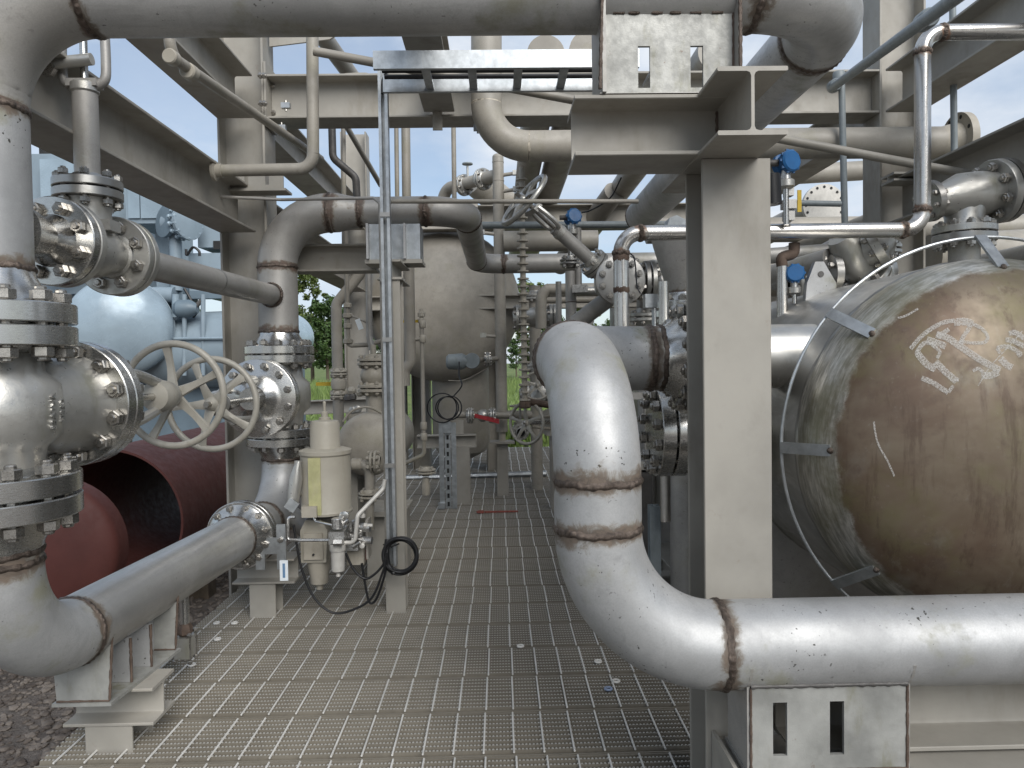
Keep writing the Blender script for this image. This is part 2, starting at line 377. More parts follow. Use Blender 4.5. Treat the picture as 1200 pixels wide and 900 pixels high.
def weld(parent, c, ax, r, wd=.0105, h=.0048, mat='weld_metal', seg=120):
    a, b, n = frame(ax); c = Vector(c); m = MB(); vs = []; fs = []; pf = [(-1, -.3), (-.55, .75), (0, 1), (.55, .75), (1, -.3)]; rnd = random.Random(int(c.x * 1e4) ^ int(c.z * 7e4))
    for k in range(seg):
        t = 2 * math.pi * k / seg; e = c + (a * math.cos(t) + b * math.sin(t)) * r; jw = 1 + .22 * math.sin(k * 1.1) * rnd.uniform(.5, 1); jh = .85 + .35 * math.sin(k * 1.9) + rnd.uniform(-.15, .2); sh = .18 * math.sin(k * .37)
        for x, y in pf: vs.append(e + n * wd * (x * jw + sh) + (e - c).normalized() * h * (y * jh))
    for k in range(seg):
        k2 = (k + 1) % seg
        for i in range(4): fs.append((k * 5 + i, k2 * 5 + i, k2 * 5 + i + 1, k * 5 + i + 1))
    return part('weld_bead', m.add(vs, fs), mat, parent, ang=60)
def run(th, pts, r, mat, Rb=None, welds=True, seg=32, ends=(False, False), hw=.07, bead=True, nel=14, mats=None):
    """pipe run through pts with elbows; each straight, each elbow and each weld is a part"""
    pts = [Vector(p) for p in pts]; Rb = Rb or r * 2.785; cur = pts[0]; first = True; n = len(pts); pm = lambda i: (mats or {}).get(i, mat); k = 0
    for i in range(1, n):
        d0 = (pts[i] - pts[i - 1]).normalized()
        if i < n - 1:
            d1 = (pts[i + 1] - pts[i]).normalized(); ap, tl = arc_pts(pts[i], d0, d1, Rb, nel); e = ap[0]
        else: e = pts[i]
        if (e - cur).length > .004 and (e - cur).dot(d0) > 0:
            w0 = welds and (not first or ends[0]); w1 = welds and (i < n - 1 or ends[1])
            sweep_part('pipe_section', [cur, e], r, pm(k), th, w0, w1, seg, True, hw); k += 1
            if i < n - 1 and welds and bead: weld(th, e, d0, r)
        if i < n - 1:
            sweep_part('elbow', ap, r, pm(k), th, welds, welds, seg, True, hw); cur = ap[-1]; k += 1
            if welds and bead and (i + 1 < n): weld(th, cur, d1, r)
        first = False
def pipe_thing(name, label, cat, pts, r, mat, group=None, **k):
    t = thing(name, label, cat, Vector(pts[0]), group); run(t, pts, r, mat, **k); return t
# ---- hand wheel
def wheel(parent, c, ax, Rw, nsp=5, rt=.012, phase=.3, mat='wheel_paint', dish=.0, seg=48, hubr=None):
    a, b, n = frame(ax); c = Vector(c); hubr = hubr or Rw * .16
    rim = [c + n * dish + (a * math.cos(2 * math.pi * k / seg) + b * math.sin(2 * math.pi * k / seg)) * Rw for k in range(seg)]
    w = part('handwheel', MB().tube(rim, rt, 12, closed=True), mat, parent)
    part('wheel_hub', MB().lathe(c - n * rt * 1.4, n, [(hubr * .6, 0), (hubr, rt * .5), (hubr, rt * 2), (hubr * .7, rt * 3), (hubr * .4, rt * 3.4)], 20), mat, w)
    part('stem_nut', MB().lathe(c + n * rt * 2, n, [(hubr * .42, 0), (hubr * .42, rt * 2.2)], 6), 'bolt_steel', w, ang=20)
    for k in range(nsp):
        t = 2 * math.pi * (k + phase) / nsp; d = a * math.cos(t) + b * math.sin(t); sd_ = n.cross(d); pts = []
        for i in range(7):
            f = i / 6; pts.append((hubr * .8 + (Rw - hubr * .8) * f, dish * f + math.sin(f * math.pi) * rt * .9, rt * (1.35 - .55 * math.sin(f * math.pi * .9))))
        m = MB(); vs = []; fs = []
        for rr, hh, ww in pts:
            ww *= 1.25; e = c + d * rr + n * hh
            vs += [e + sd_ * ww + n * rt * .25, e + n * rt * .75, e - sd_ * ww + n * rt * .25, e - sd_ * ww * .8 - n * rt * .5, e + sd_ * ww * .8 - n * rt * .5]
        for i in range(6):
            for j in range(5): fs.append((i * 5 + j, i * 5 + (j + 1) % 5, (i + 1) * 5 + (j + 1) % 5, (i + 1) * 5 + j))
        part('spoke', m.add(vs, fs), mat, w, ang=50)
    return w
def bez(p, n=24):
    """smooth polyline through control points (Catmull-Rom)"""
    p = [Vector(q) for q in p]; p = [p[0] * 2 - p[1]] + p + [p[-1] * 2 - p[-2]]; out = []
    for i in range(1, len(p) - 2):
        for k in range(n):
            t = k / n; a, b, c, d = p[i - 1], p[i], p[i + 1], p[i + 2]
            out.append(.5 * ((2 * b) + (c - a) * t + (2 * a - 5 * b + 4 * c - d) * t * t + (3 * b - a - 3 * c + d) * t ** 3))
    return out + [p[-2]]
# ================================================================== SETTING
GZ = -.42
def sheet(x0, x1, y0, y1, z, nx, ny):
    vs = [V(x0 + (x1 - x0) * i / nx, y0 + (y1 - y0) * j / ny, z) for j in range(ny + 1) for i in range(nx + 1)]
    return MB().add(vs, [(j * (nx + 1) + i, j * (nx + 1) + i + 1, (j + 1) * (nx + 1) + i + 1, (j + 1) * (nx + 1) + i) for j in range(ny) for i in range(nx)])
solo('ground', sheet(-900, 900, -60, 1500, GZ, 4, 4), 'ground', kind='structure')
# loose gravel beside the skid (uncountable)
def pebbles(n, x0, x1, y0, y1, rmin, rmax):
    m = MB(); ph = (1 + 5 ** .5) / 2
    iv = [V(*q).normalized() for q in ((-1, ph, 0), (1, ph, 0), (-1, -ph, 0), (1, -ph, 0), (0, -1, ph), (0, 1, ph), (0, -1, -ph), (0, 1, -ph), (ph, 0, -1), (ph, 0, 1), (-ph, 0, -1), (-ph, 0, 1))]
    fi = [(0, 11, 5), (0, 5, 1), (0, 1, 7), (0, 7, 10), (0, 10, 11), (1, 5, 9), (5, 11, 4), (11, 10, 2), (10, 7, 6), (7, 1, 8), (3, 9, 4), (3, 4, 2), (3, 2, 6), (3, 6, 8), (3, 8, 9), (4, 9, 5), (2, 4, 11), (6, 2, 10), (8, 6, 7), (9, 8, 1)]
    for i in range(n):
        r = random.uniform(rmin, rmax) * random.choice((1, 1, 1, 1.6)); c = V(random.uniform(x0, x1), random.uniform(y0, y1), GZ + r * .2); s = V(random.uniform(.7, 1.3), random.uniform(.7, 1.3), random.uniform(.45, .8))
        m.add([c + V(q.x * s.x, q.y * s.y, q.z * s.z) * r * random.uniform(.85, 1.15) for q in iv], fi)
    return m
g = solo('gravel', mesh(pebbles(9000, -3.6, -1.64, 1.6, 6.5, .008, .017), 'stone', 20, False), 'stone', 'brown grey gravel on the ground along the left of the walkway', 'gravel', kind='stuff')
# ---- walkway grating: narrow planks, serrated bearing bars, cross rods
GX0, GX1, PW = -1.55, .82, .31
wk = solo('walkway', ibeam_mb((GX0 + .02, -.9, -.19), (GX0 + .02, 11.4, -.19), .30, .10, .008, .012, Z), 'steel_beige', kind='structure')
def plank_mesh():
    m = MB(); pit = PW / 10.0
    for i in range(11):
        y = .006 + i * (PW - .012) / 10; th = .0055 if i not in (0, 10) else .0075
        if i in (0, 10): m.box((GX0, y - .003, -.034), (GX1, y + .003, -.006)); continue
        vs = []; n = int((GX1 - GX0) / .0125); fs = []
        for k in range(n + 1):
            x0 = GX0 + (GX1 - GX0) * k / n; dx = (GX1 - GX0) / n
            for (xx, zz) in ((x0, -.0045), (x0 + dx * .35, 0), (x0 + dx * .65, 0)):
                if xx > GX1: xx = GX1
                vs += [V(xx, y - th / 2, zz), V(xx, y + th / 2, zz)]
        c = len(vs) // 2
        for k in range(c - 1): fs.append((2 * k, 2 * k + 2, 2 * k + 3, 2 * k + 1))
        b0 = len(vs); vs += [V(GX0, y - th / 2, -.03), V(GX0, y + th / 2, -.03), V(GX1, y - th / 2, -.03), V(GX1, y + th / 2, -.03)]
        fs.append(tuple([b0] + [b0 + 2] + [2 * k for k in range(c - 1, -1, -1)])); fs.append(tuple([b0 + 3, b0 + 1] + [2 * k + 1 for k in range(c)]))
        m.add(vs, fs)
    return mesh(m, 'grating_bar', 25, False)
def rods_mesh(ph):
    m = MB(); x = GX0 + .06 + ph
    while x < GX1 - .02:
        m.lathe((x, .014, -.0012), Y_, [(.0036, 0), (.0036, PW - .028)], 6); x += .1016
    return mesh(m, 'grating_rod', 25, False)
pm, rms = plank_mesh(), [rods_mesh(q) for q in (0, .004, -.003)]
Yb = 2.74 - PW * 12; i = 0
while Yb < 11.2:
    p = bpy.data.objects.new('grating_plank', pm); COL.objects.link(p); p.parent = wk; p.location = (0, Yb, random.uniform(-.0012, .0012))
    q = bpy.data.objects.new('cross_rods', rms[i % 3]); COL.objects.link(q); q.parent = p; q['kind'] = 'stuff'
    Yb += PW; i += 1
for k, y in enumerate([-.6 + 1.0 * j for j in range(12)]):
    part('joist', ibeam_mb((GX0 + .09, y, -.17), (GX1 + .02, y, -.17), .24, .10, .007, .01, Z), 'steel_beige', wk)
part('edge_beam', ibeam_mb((GX1 + .08, -.9, -.18), (GX1 + .08, 11.4, -.18), .30, .10, .008, .012, Z), 'steel_beige', wk)
# ---- frame around the skid
SB = 'steel_beige'
def beam(name, p0, p1, d, w, label, tw=.008, tf=.013, up=Z, cat='beam', group=None, mat=SB):
    return solo(name, ibeam_mb(p0, p1, d, w, tw, tf, up), mat, label, cat, group)
XL, XR, YC, YD = -1.457, 2.37, 4.42, 8.0
def column(x, y, label, top=3.75, d=.27, w=.205):
    t = thing('frame_column', label, 'column', (x, y, -.34), 'columns of the overhead frame')
    part('shaft', ibeam_mb((x, y, -.34), (x, y, top), d, w, .009, .014, X), SB, t)
    part('base_plate', MB().cbox((x, y, -.345), (.40, .34, .025)), SB, t)
    return t
cl = column(XL, YC, 'tall beige steel column just behind the left handwheels')
part('end_plate', MB().cbox((XL + .145, YC - .01, 2.86), (.012, .2, .36)), SB, cl)
bolts(cl, (XL + .15, YC - .085, 2.86), X, .22, 4, .018, .05, 'bolt_steel', .5)
column(XR, YC, 'tall beige steel column in front of the tan headers at upper right')
column(XL - .04, YD, 'far beige steel column beside the trees on the left')
column(XR, YD, 'far beige steel column hidden low behind the right pipes')
zU, zL = 2.845, 2.195
beam('frame_beam', (XL - .03, -.5, zU), (XL - .03, YC - .105, zU), .25, .205, 'upper left beige beam running overhead to the near left column')
beam('frame_beam', (XL - .03, -.5, zL), (XL - .03, YC - .105, zL), .25, .205, 'lower left beige beam slanting behind the stem of the bypass valve')
beam('frame_beam', (XL - .03, YC + .105, zU), (XL - .03, YD - .105, zU), .25, .205, 'upper left beam continuing beyond the near left column')
beam('frame_beam', (XL - .03, YC + .105, zL), (XL - .03, YD - .105, zL), .25, .205, 'lower left beam continuing beyond the near left column above the trees')
beam('frame_beam', (XR, -.5, zU), (XR, YC - .105, zU), .25, .205, 'upper right beige beam crossing the top right corner')
beam('frame_beam', (XR, -.5, zL), (XR, YC - .105, zL), .25, .205, 'lower right beige beam above the brown vessel')
beam('frame_beam', (XR, YC + .105, zU), (XR, YD - .105, zU), .25, .205, 'upper right beam continuing beyond the right column')
beam('cross_beam', (XL + .152, YC, zU), (XR - .137, YC, zU), .25, .205, 'long beige cross beam below the top pipe, between the two near columns')
beam('cross_beam', (XL + .10, YD, zU), (XR - .137, YD, zU), .25, .205, 'far beige cross beam seen through the pipes overhead')
beam('cross_beam', (XL + .10, YD, 1.95), (XR - .137, YD, 1.95), .15, .15, 'low far cross beam behind the small vertical pipes')
beam('cross_beam', (XL + .16, YC + .03, 1.93), (XL + .75, YC + .03, 1.93), .16, .15, 'short beige stub beam behind the reducer of the goose-neck pipe')
# deep beam seen from below between tray and cross beam, and gusseted stub at the column head
beam('frame_beam', (-.32, 2.5, 2.845), (-.32, YC - .108, 2.845), .2, .175, 'wide dark beam seen from below beside the galvanised tray', tf=.014)
solo('hanger_clip', MB().cbox((-.33, YC - .118, 2.69), (.055, .012, .105)), SB, 'small hanging clip plate under the wide dark beam', 'clip')
m = MB().prism([(XL + .15, YC - .02, 3.45), (XL + .62, YC - .02, 3.45), (XL + .62, YC - .02, 3.27), (XL + .5, YC - .02, 3.20), (XL + .15, YC - .02, 3.16)], (0, .014, 0))
gp = thing('gusset_bracket', 'beige gusset plate at the head of the near left column', 'bracket', (XL + .15, YC, 3.2)); part('gusset_plate', m, SB, gp)
part('flange_plate', MB().cbox((XL + .40, YC, 3.455), (.55, .12, .014)), SB, gp)
# ---- main pipe support: column, stub towards the viewer, cantilever to the left
ps = thing('pipe_support', 'pale beige steel column carrying the big top pipe, centre right', 'pipe support', (.6425, 2.08, -.34))
CX0, CX1, CY0, CY1 = .551, .735, 1.99, 2.17
part('column', ibeam_mb(((CX0 + CX1) / 2, (CY0 + CY1) / 2, -.34), ((CX0 + CX1) / 2, (CY0 + CY1) / 2, 1.8362), CY1 - CY0, CX1 - CX0, .009, .013, Y_), SB, ps)
part('stub_beam', ibeam_mb((.618, 1.786, 1.919), (.618, 2.40, 1.919), .163, .170, .008, .011, Z), SB, ps)
part('cantilever', ibeam_mb((.209, 2.062, 1.919), (.612, 2.062, 1.919), .158, .205, .008, .011, Z), SB, ps)
part('weld_bead', MB().tube([(.6125, 2.057, 1.85 + .012 * k) for k in range(12)], [.004 + .0025 * (k % 2) for k in range(12)], 8), 'weld_metal', ps)
# low bracket that carries the front pipe's shoe
lb = thing('low_beam', 'beige beam low at the right under the front pipe', 'beam', (1.9, 1.96, .28))
part('beam', ibeam_mb((.74, 1.99, .385), (3.4, 1.99, .385), .205, .25, .008, .012, Z), SB, lb)
part('stub', ibeam_mb((.65, 1.70, .17), (.65, 1.985, .17), .20, .16, .008, .012, Z), SB, lb)
part('gusset', MB().prism([(.565, 1.72, .29), (.565, 1.985, .29), (.565, 1.985, .02)], (.010, 0, 0)), SB, lb)
part('lower_plate', MB().box((.595, 1.74, .262), (3.4, 1.90, .274)), SB, lb)
beam('skid_beam', (1.0, 2.35, .06), (1.0, 6.0, .06), .2, .15, 'dark beige beam low under the brown vessel')
for k, yy in enumerate((3.3, 3.9, 4.6)):
    beam('skid_beam', (.60, yy, .02 + .1 * (k % 2)), (1.9, yy, .02 + .1 * (k % 2)), .1, .1, ['nearest', 'middle', 'farthest'][k] + ' of three low cross members in the dark gap beneath the vessel')
# ================================================================== BIG PIPES
r8, R8 = .1095, .305
XP, YP, ZT, ZH = -1.385, 2.05, 2.31, .468           # left riser: plan position, top pipe height, low pipe height
Y2, X2 = 4.26, -1.25
DL = V(X2 - XP, Y2 - YP, 0).normalized()             # the low line and the bypass run along this direction
def LX(y): return XP + (X2 - XP) * (y - YP) / (Y2 - YP)
def LP(y, z): return V(LX(y), y, z)
_ = Y2                                            # second riser
OD8, T8 = .419, .056
zv1a, zv1b = 1.422, .957                             # joints of valve 1
# --- top pipe: riser elbow, long horizontal, elbow, run to the back
tp = thing('top_pipe', 'large dark grey pipe across the top, elbows at both ends', 'pipe', (XP, YP, zv1a))
XT = 1.01
run(tp, [(XP, YP, zv1a + .155), (XP, YP, ZT), (XT, YP, ZT), (XT, 5.2, ZT)], r8, 'pipe_grey', R8, seg=56, nel=22, ends=(True, False), mats={0: 'pipe_pale', 1: 'pipe_mid'})
weld(tp, (XP, YP, zv1a + .155), Z, r8)
part('end_cap', MB().ball((XT, 5.2, ZT), r8 * 1.0, 40, 8, Y_, .55, True), 'pipe_grey', tp)
weld(tp, (XT, 5.2, ZT), Y_, r8)
for q_ in (-.35, -.12): part('seam_line', MB().box((XP + R8 + .02, YP - r8 * math.cos(q_) - .0012, ZT + r8 * math.sin(q_) - .0012), (XT - R8 - .02, YP - r8 * math.cos(q_) + .0012, ZT + r8 * math.sin(q_) + .0012)), 'dark_steel', tp)
# shoe under the top pipe: two side plates, slotted web
sh = thing('pipe_shoe', 'grey slotted shoe between the top pipe and its bracket', 'pipe shoe', (.42, 2.06, 2.003))
def shoe_side(x, y0, y1, z0, zc, yc, r, t=.010):
    pl = [(x, y0, z0), (x, y1, z0)]
    a0 = math.atan2(.03, y1 - yc); pl += [(x, y1, zc - .02)]
    n = 10
    for k in range(n + 1):
        t_ = -.18 - (math.pi - .36) * k / n; pl.append((x, yc + r * math.cos(t_), zc + r * math.sin(t_)))
    pl += [(x, y0, zc - .02)]
    return MB().prism(pl, (t, 0, 0))
part('side_plate', shoe_side(.282, 1.952, 2.165, 2.003, ZT, YP, r8 + .001), 'pipe_mid', sh)
part('side_plate', shoe_side(.638, 1.952, 2.165, 2.003, ZT, YP, r8 + .001), 'pipe_mid', sh)
def slotted(x0, x1, y, z0, z1, slots, t, mat, parent, name='slotted_plate'):
    """vertical plate in the XZ plane with rectangular slots"""
    m = MB(); xs = sorted(slots); e = x0; zb, zt = xs[0][2], xs[0][3]
    m.box((x0, y, z0), (x1, y + t, zb)); m.box((x0, y, zt), (x1, y + t, z1))
    for a, b, _, _ in xs + [(x1, x1, 0, 0)]:
        m.box((e, y, zb), (a, y + t, zt)); e = b
    return part(name, m, mat, parent)
slotted(.293, .637, 1.990, 2.003, 2.222, [(.382, .414, 2.025, 2.135), (.522, .556, 2.025, 2.135)], .010, 'plate_stained', sh)
part('base_plate', MB().box((.275, 1.960, 2.0008), (.655, 2.163, 2.0028)), 'pipe_mid', sh)
# --- front right pipe
XF, YF, ZF, ZE = .243, 1.855, .578, 1.308; yn = YF + 2 * R8 + .06
fp = thing('front_pipe', 'large pale grey pipe bending up in the right foreground', 'pipe', (XF, YF, ZF))
run(fp, [(3.5, YF, ZF), (XF, YF, ZF), (XF, YF, ZE), (XF - .065, yn, ZE), (.548, yn, ZE)], r8, 'pipe_pale', R8, seg=64, nel=24)
s2 = thing('pipe_shoe', 'grey slotted shoe under the front right pipe', 'pipe shoe', (.8, 1.8, .28))
slotted(.600, .985, 1.775, .292, .502, [(.655, .690, .330, .462), (.795, .830, .330, .462)], .010, 'plate_stained', s2)
part('side_plate', shoe_side(.592, 1.776, 1.93, .292, ZF, YF, r8 + .001, .007), 'pipe_mid', s2)
part('side_plate', shoe_side(.986, 1.776, 1.93, .292, ZF, YF, r8 + .001, .007), 'pipe_mid', s2)
part('base_plate', MB().box((.59, 1.76, .280), (1.0, 1.95, .291)), 'pipe_mid', s2)
# rusty fillet welds along the shoes
def fillet(parent, a, b, r=.0034, mat='rusty'):
    a, b = Vector(a), Vector(b); n_ = max(4, int((b - a).length / .009)); part('weld_bead', MB().tube([a.lerp(b, i / n_) for i in range(n_ + 1)], [r * random.uniform(.7, 1.3) for i in range(n_ + 1)], 7), mat, parent, ang=60)
for x_ in (.6005, .9855): fillet(s2, (x_, 1.774, .294), (x_, 1.774, .50))
fillet(s2, (.60, 1.7745, .503), (.985, 1.7745, .503), .006, 'dark_steel'); fillet(s2, (.60, 1.774, .2925), (.985, 1.774, .2925), .004)
for x_ in (.293, .637): fillet(sh, (x_, 1.989, 2.005), (x_, 1.989, 2.22))
fillet(sh, (.293, 1.989, 2.004), (.637, 1.989, 2.004)); fillet(sh, (.275, 1.9525, 2.01), (.284, 1.9505, 2.285), .005, 'weld_metal'); fillet(sh, (.643, 1.9505, 2.01), (.643, 1.9505, 2.285), .005, 'weld_metal')
for k_ in range(6): xx = .31 + .055 * k_ + random.uniform(-.01, .01); fillet(sh, (xx, 1.988, 2.222), (xx + .03, 1.988, 2.222), .0045, 'weld_metal')
# --- brown vessel at right
VC = at(1155, 520, 2.25); VR = .567; VY = 2.25; VL = 5.3
ve = thing('vessel', 'big horizontal vessel with weathered brown domed head at right', 'vessel', (VC.x, VY, VC.z - VR))
def headmesh(c, r, dep, ax, seg=72, rings=26, skirt=.05):
    m = MB(); pr = [(r, -skirt), (r, -skirt * .5)]
    for i in range(rings + 1):
        e = math.pi / 2 * i / rings; pr.append((r * math.cos(e), dep * math.sin(e)))
    m.lathe(c, ax, pr, seg, (0, 0))
    m.w['seam'] = sum([[max(0, (rr / r - .80) / .20) if h >= 0 else 1.0] * seg for rr, h in pr], [])
    return m
part('domed_head', headmesh((VC.x, VY, VC.z), VR, VR * .5, -Y_), 'vessel_head', ve)
weld(ve, (VC.x, VY + .05, VC.z), Y_, VR, .013, .003, 'machined_dull', 110)
part('shell', MB().lathe((VC.x, VY + .05, VC.z), Y_, [(VR, 0), (VR, VL - VY - .05)], 72, (0, 0)), 'vessel_shell', ve)
part('domed_head', headmesh((VC.x, VL, VC.z), VR, VR * .5, Y_), 'vessel_shell', ve)
for yy in (2.85, 4.6):
    sd2 = MB(); pl = []
    for k in range(17):
        t_ = math.pi + R(20) + (math.pi - R(40)) * k / 16; pl.append((VC.x + (VR + .002) * math.cos(t_), yy, VC.z + (VR + .002) * math.sin(t_)))
    pl += [(VC.x + .52, yy, .16), (VC.x - .52, yy, .16)]
    o = part('saddle', sd2.prism(pl, (0, .014, 0)), 'pipe_mid', ve)
    part('saddle_foot', MB().cbox((VC.x, yy + .05, .15), (1.1, .22, .016)), 'pipe_mid', o)
# ring wire and its stand-offs
RW = .632
part('ring_wire', MB().tube([(VC.x + RW * math.cos(2 * math.pi * k / 120), VY, VC.z + RW * math.sin(2 * math.pi * k / 120)) for k in range(120)], .0052, 8, closed=True), 'galvanised', ve)
for ang in (92, 140, 180, 222, 270, 40, 0, 320):
    c, s = math.cos(R(ang)), math.sin(R(ang)); d = V(c, 0, s); p0 = V(VC.x, VY - .004, VC.z) + d * (RW + .004); rr = .528
    p1 = V(VC.x, VY - VR * .5 * math.sqrt(1 - (rr / VR) ** 2), VC.z) + d * rr; ax = (p1 - p0).normalized(); sdv = ax.cross(d.cross(Y_)).normalized(); wv = d.cross(Y_)
    m = MB(); nrm = ax.cross(wv).normalized()
    m.add([p + wv * a * .017 + nrm * b * .004 for p in (p0, p1) for a in (-1, 1) for b in (-1, 1)], [(0, 1, 3, 2), (4, 6, 7, 5), (0, 4, 5, 1), (2, 3, 7, 6), (0, 2, 6, 4), (1, 5, 7, 3)])
    so_ = part('stand_off', m, 'galvanised', ve)
    part('weld_tack', MB().ball(p1, .010, 10, 6), 'weld_metal', so_)
# chalk scrawl on the head
def on_head(u, v):
    d = CROT @ Vector(((u - 600) / F, -(v - 450) / F, -1)); o = CAMP - V(VC.x, VY, VC.z)
    k = V(1 / VR, 1 / (VR * .5), 1 / VR); dd = V(*(d[i] * k[i] for i in range(3))); oo = V(*(o[i] * k[i] for i in range(3)))
    a, b, c = dd.dot(dd), 2 * oo.dot(dd), oo.dot(oo) - 1; q = b * b - 4 * a * c
    if q < 0: return None
    p = CAMP + d * ((-b - math.sqrt(q)) / (2 * a)); n = V(*((p - V(VC.x, VY, VC.z))[i] * k[i] * k[i] for i in range(3))).normalized()
    return p + n * .0012, n
strokes = [  # traced chalk lines, photo pixels
    ([(1067, 409), (1078, 396), (1092, 385), (1106, 378), (1118, 376)], 5),
    ([(1118, 378), (1130, 377), (1140, 380)], 9), ([(1140, 380), (1150, 385), (1157, 394), (1154, 401), (1140, 402), (1124, 400)], 4),
    ([(1136, 384), (1128, 396), (1126, 403)], 5), ([(1097, 392), (1110, 396), (1122, 404), (1146, 420), (1160, 428), (1172, 434)], 8),
    ([(1112, 386), (1104, 391), (1098, 395)], 5), ([(1086, 398), (1098, 402), (1108, 406)], 8),
    ([(1097, 404), (1084, 402), (1076, 410), (1074, 416)], 5), ([(1092, 404), (1101, 412), (1098, 420)], 4), ([(1075, 414), (1085, 426), (1096, 433)], 8),
    ([(1096, 424), (1108, 436), (1121, 447)], 8), ([(1080, 443), (1092, 448), (1103, 455), (1111, 460)], 6), ([(1111, 460), (1117, 452)], 4), ([(1121, 447), (1122, 443)], 4),
    ([(1182, 391), (1190, 390), (1200, 397)], 6), ([(1178, 398), (1188, 400), (1200, 406)], 6), ([(1168, 408), (1180, 406), (1195, 414), (1192, 417)], 5), ([(1168, 408), (1172, 414)], 4),
    ([(1172, 420), (1180, 428), (1186, 431)], 8), ([(1140, 435), (1146, 432), (1152, 436)], 4), ([(1150, 440), (1160, 440), (1170, 436)], 8), ([(1146, 452), (1160, 430), (1178, 410), (1198, 388)], 1.3),
    ([(1024, 494), (1026, 508), (1030, 522), (1040, 540), (1048, 558)], 2.2), ([(1052, 373), (1062, 370), (1076, 362)], 2.5)]
for pl, wd in strokes:
    cm = MB()
    pp = bez([V(a, b, 0) for a, b in pl], 8); vs = []; fs = []; rows = []
    for i, q in enumerate(pp):
        dq = (pp[min(i + 1, len(pp) - 1)] - pp[max(i - 1, 0)]).normalized(); sx, sy = -dq.y, dq.x; row = []
        for f in (-.5, -.17, .17, .5):
            h = on_head(q.x + sx * wd * f, q.y + sy * wd * f)
            if h: row.append(h[0])
        if len(row) == 4: rows.append(row)
    for r_ in rows: vs += r_
    for i in range(len(rows) - 1):
        for j in range(3): fs.append((i * 4 + j, i * 4 + j + 1, i * 4 + j + 5, i * 4 + j + 4))
    cm.add(vs, fs); part('chalk_stroke', mesh(cm, 'chalk', 60, False), 'chalk', ve, 'white chalk stroke on the brown head')

# nozzle joined to the front pipe, blind nozzle below it
joint(fp, ve, (.672, yn, ZE), X, .385, .048, r8, nb=12, bd=.025, pcd=.325, huba=.07, hubb=.09)
part('nozzle', MB().cyl((.78, yn, ZE), (VC.x - .42, yn, ZE), r8, 40), 'vessel_shell', ve)
weld(fp, (.55, yn, ZE), X, r8)
bz = at(783, 505, 2.95)
joint(ve, ve, (bz.x, 2.95, bz.z), -X, .36, .055, .08, nb=12, bd=.026, pcd=.30, huba=.06, hubb=0, blind_b=True)
part('nozzle', MB().cyl((bz.x + .08, 2.95, bz.z), (VC.x - .50, 2.95, bz.z), .085, 32), 'vessel_shell', ve)
# lifting lug on the shell
lg0 = at(962, 361, 2.95); lx, ly, lz = lg0.x, 2.95, lg0.z
pl = [(lx - .068, ly, lz - .04), (lx + .062, ly, lz - .04), (lx + .062, ly, lz + .10), (lx + .012, ly, lz + .185), (lx - .022, ly, lz + .185), (lx - .055, ly, lz + .10)]
lo = part('lifting_lug', MB().prism(pl, (0, .03, 0)), 'pipe_pale', ve); part('lug_eye', MB().lathe((lx, ly - .003, lz + .135), Y_, [(.012, 0), (.012, .036)], 16), 'dark_steel', lo)
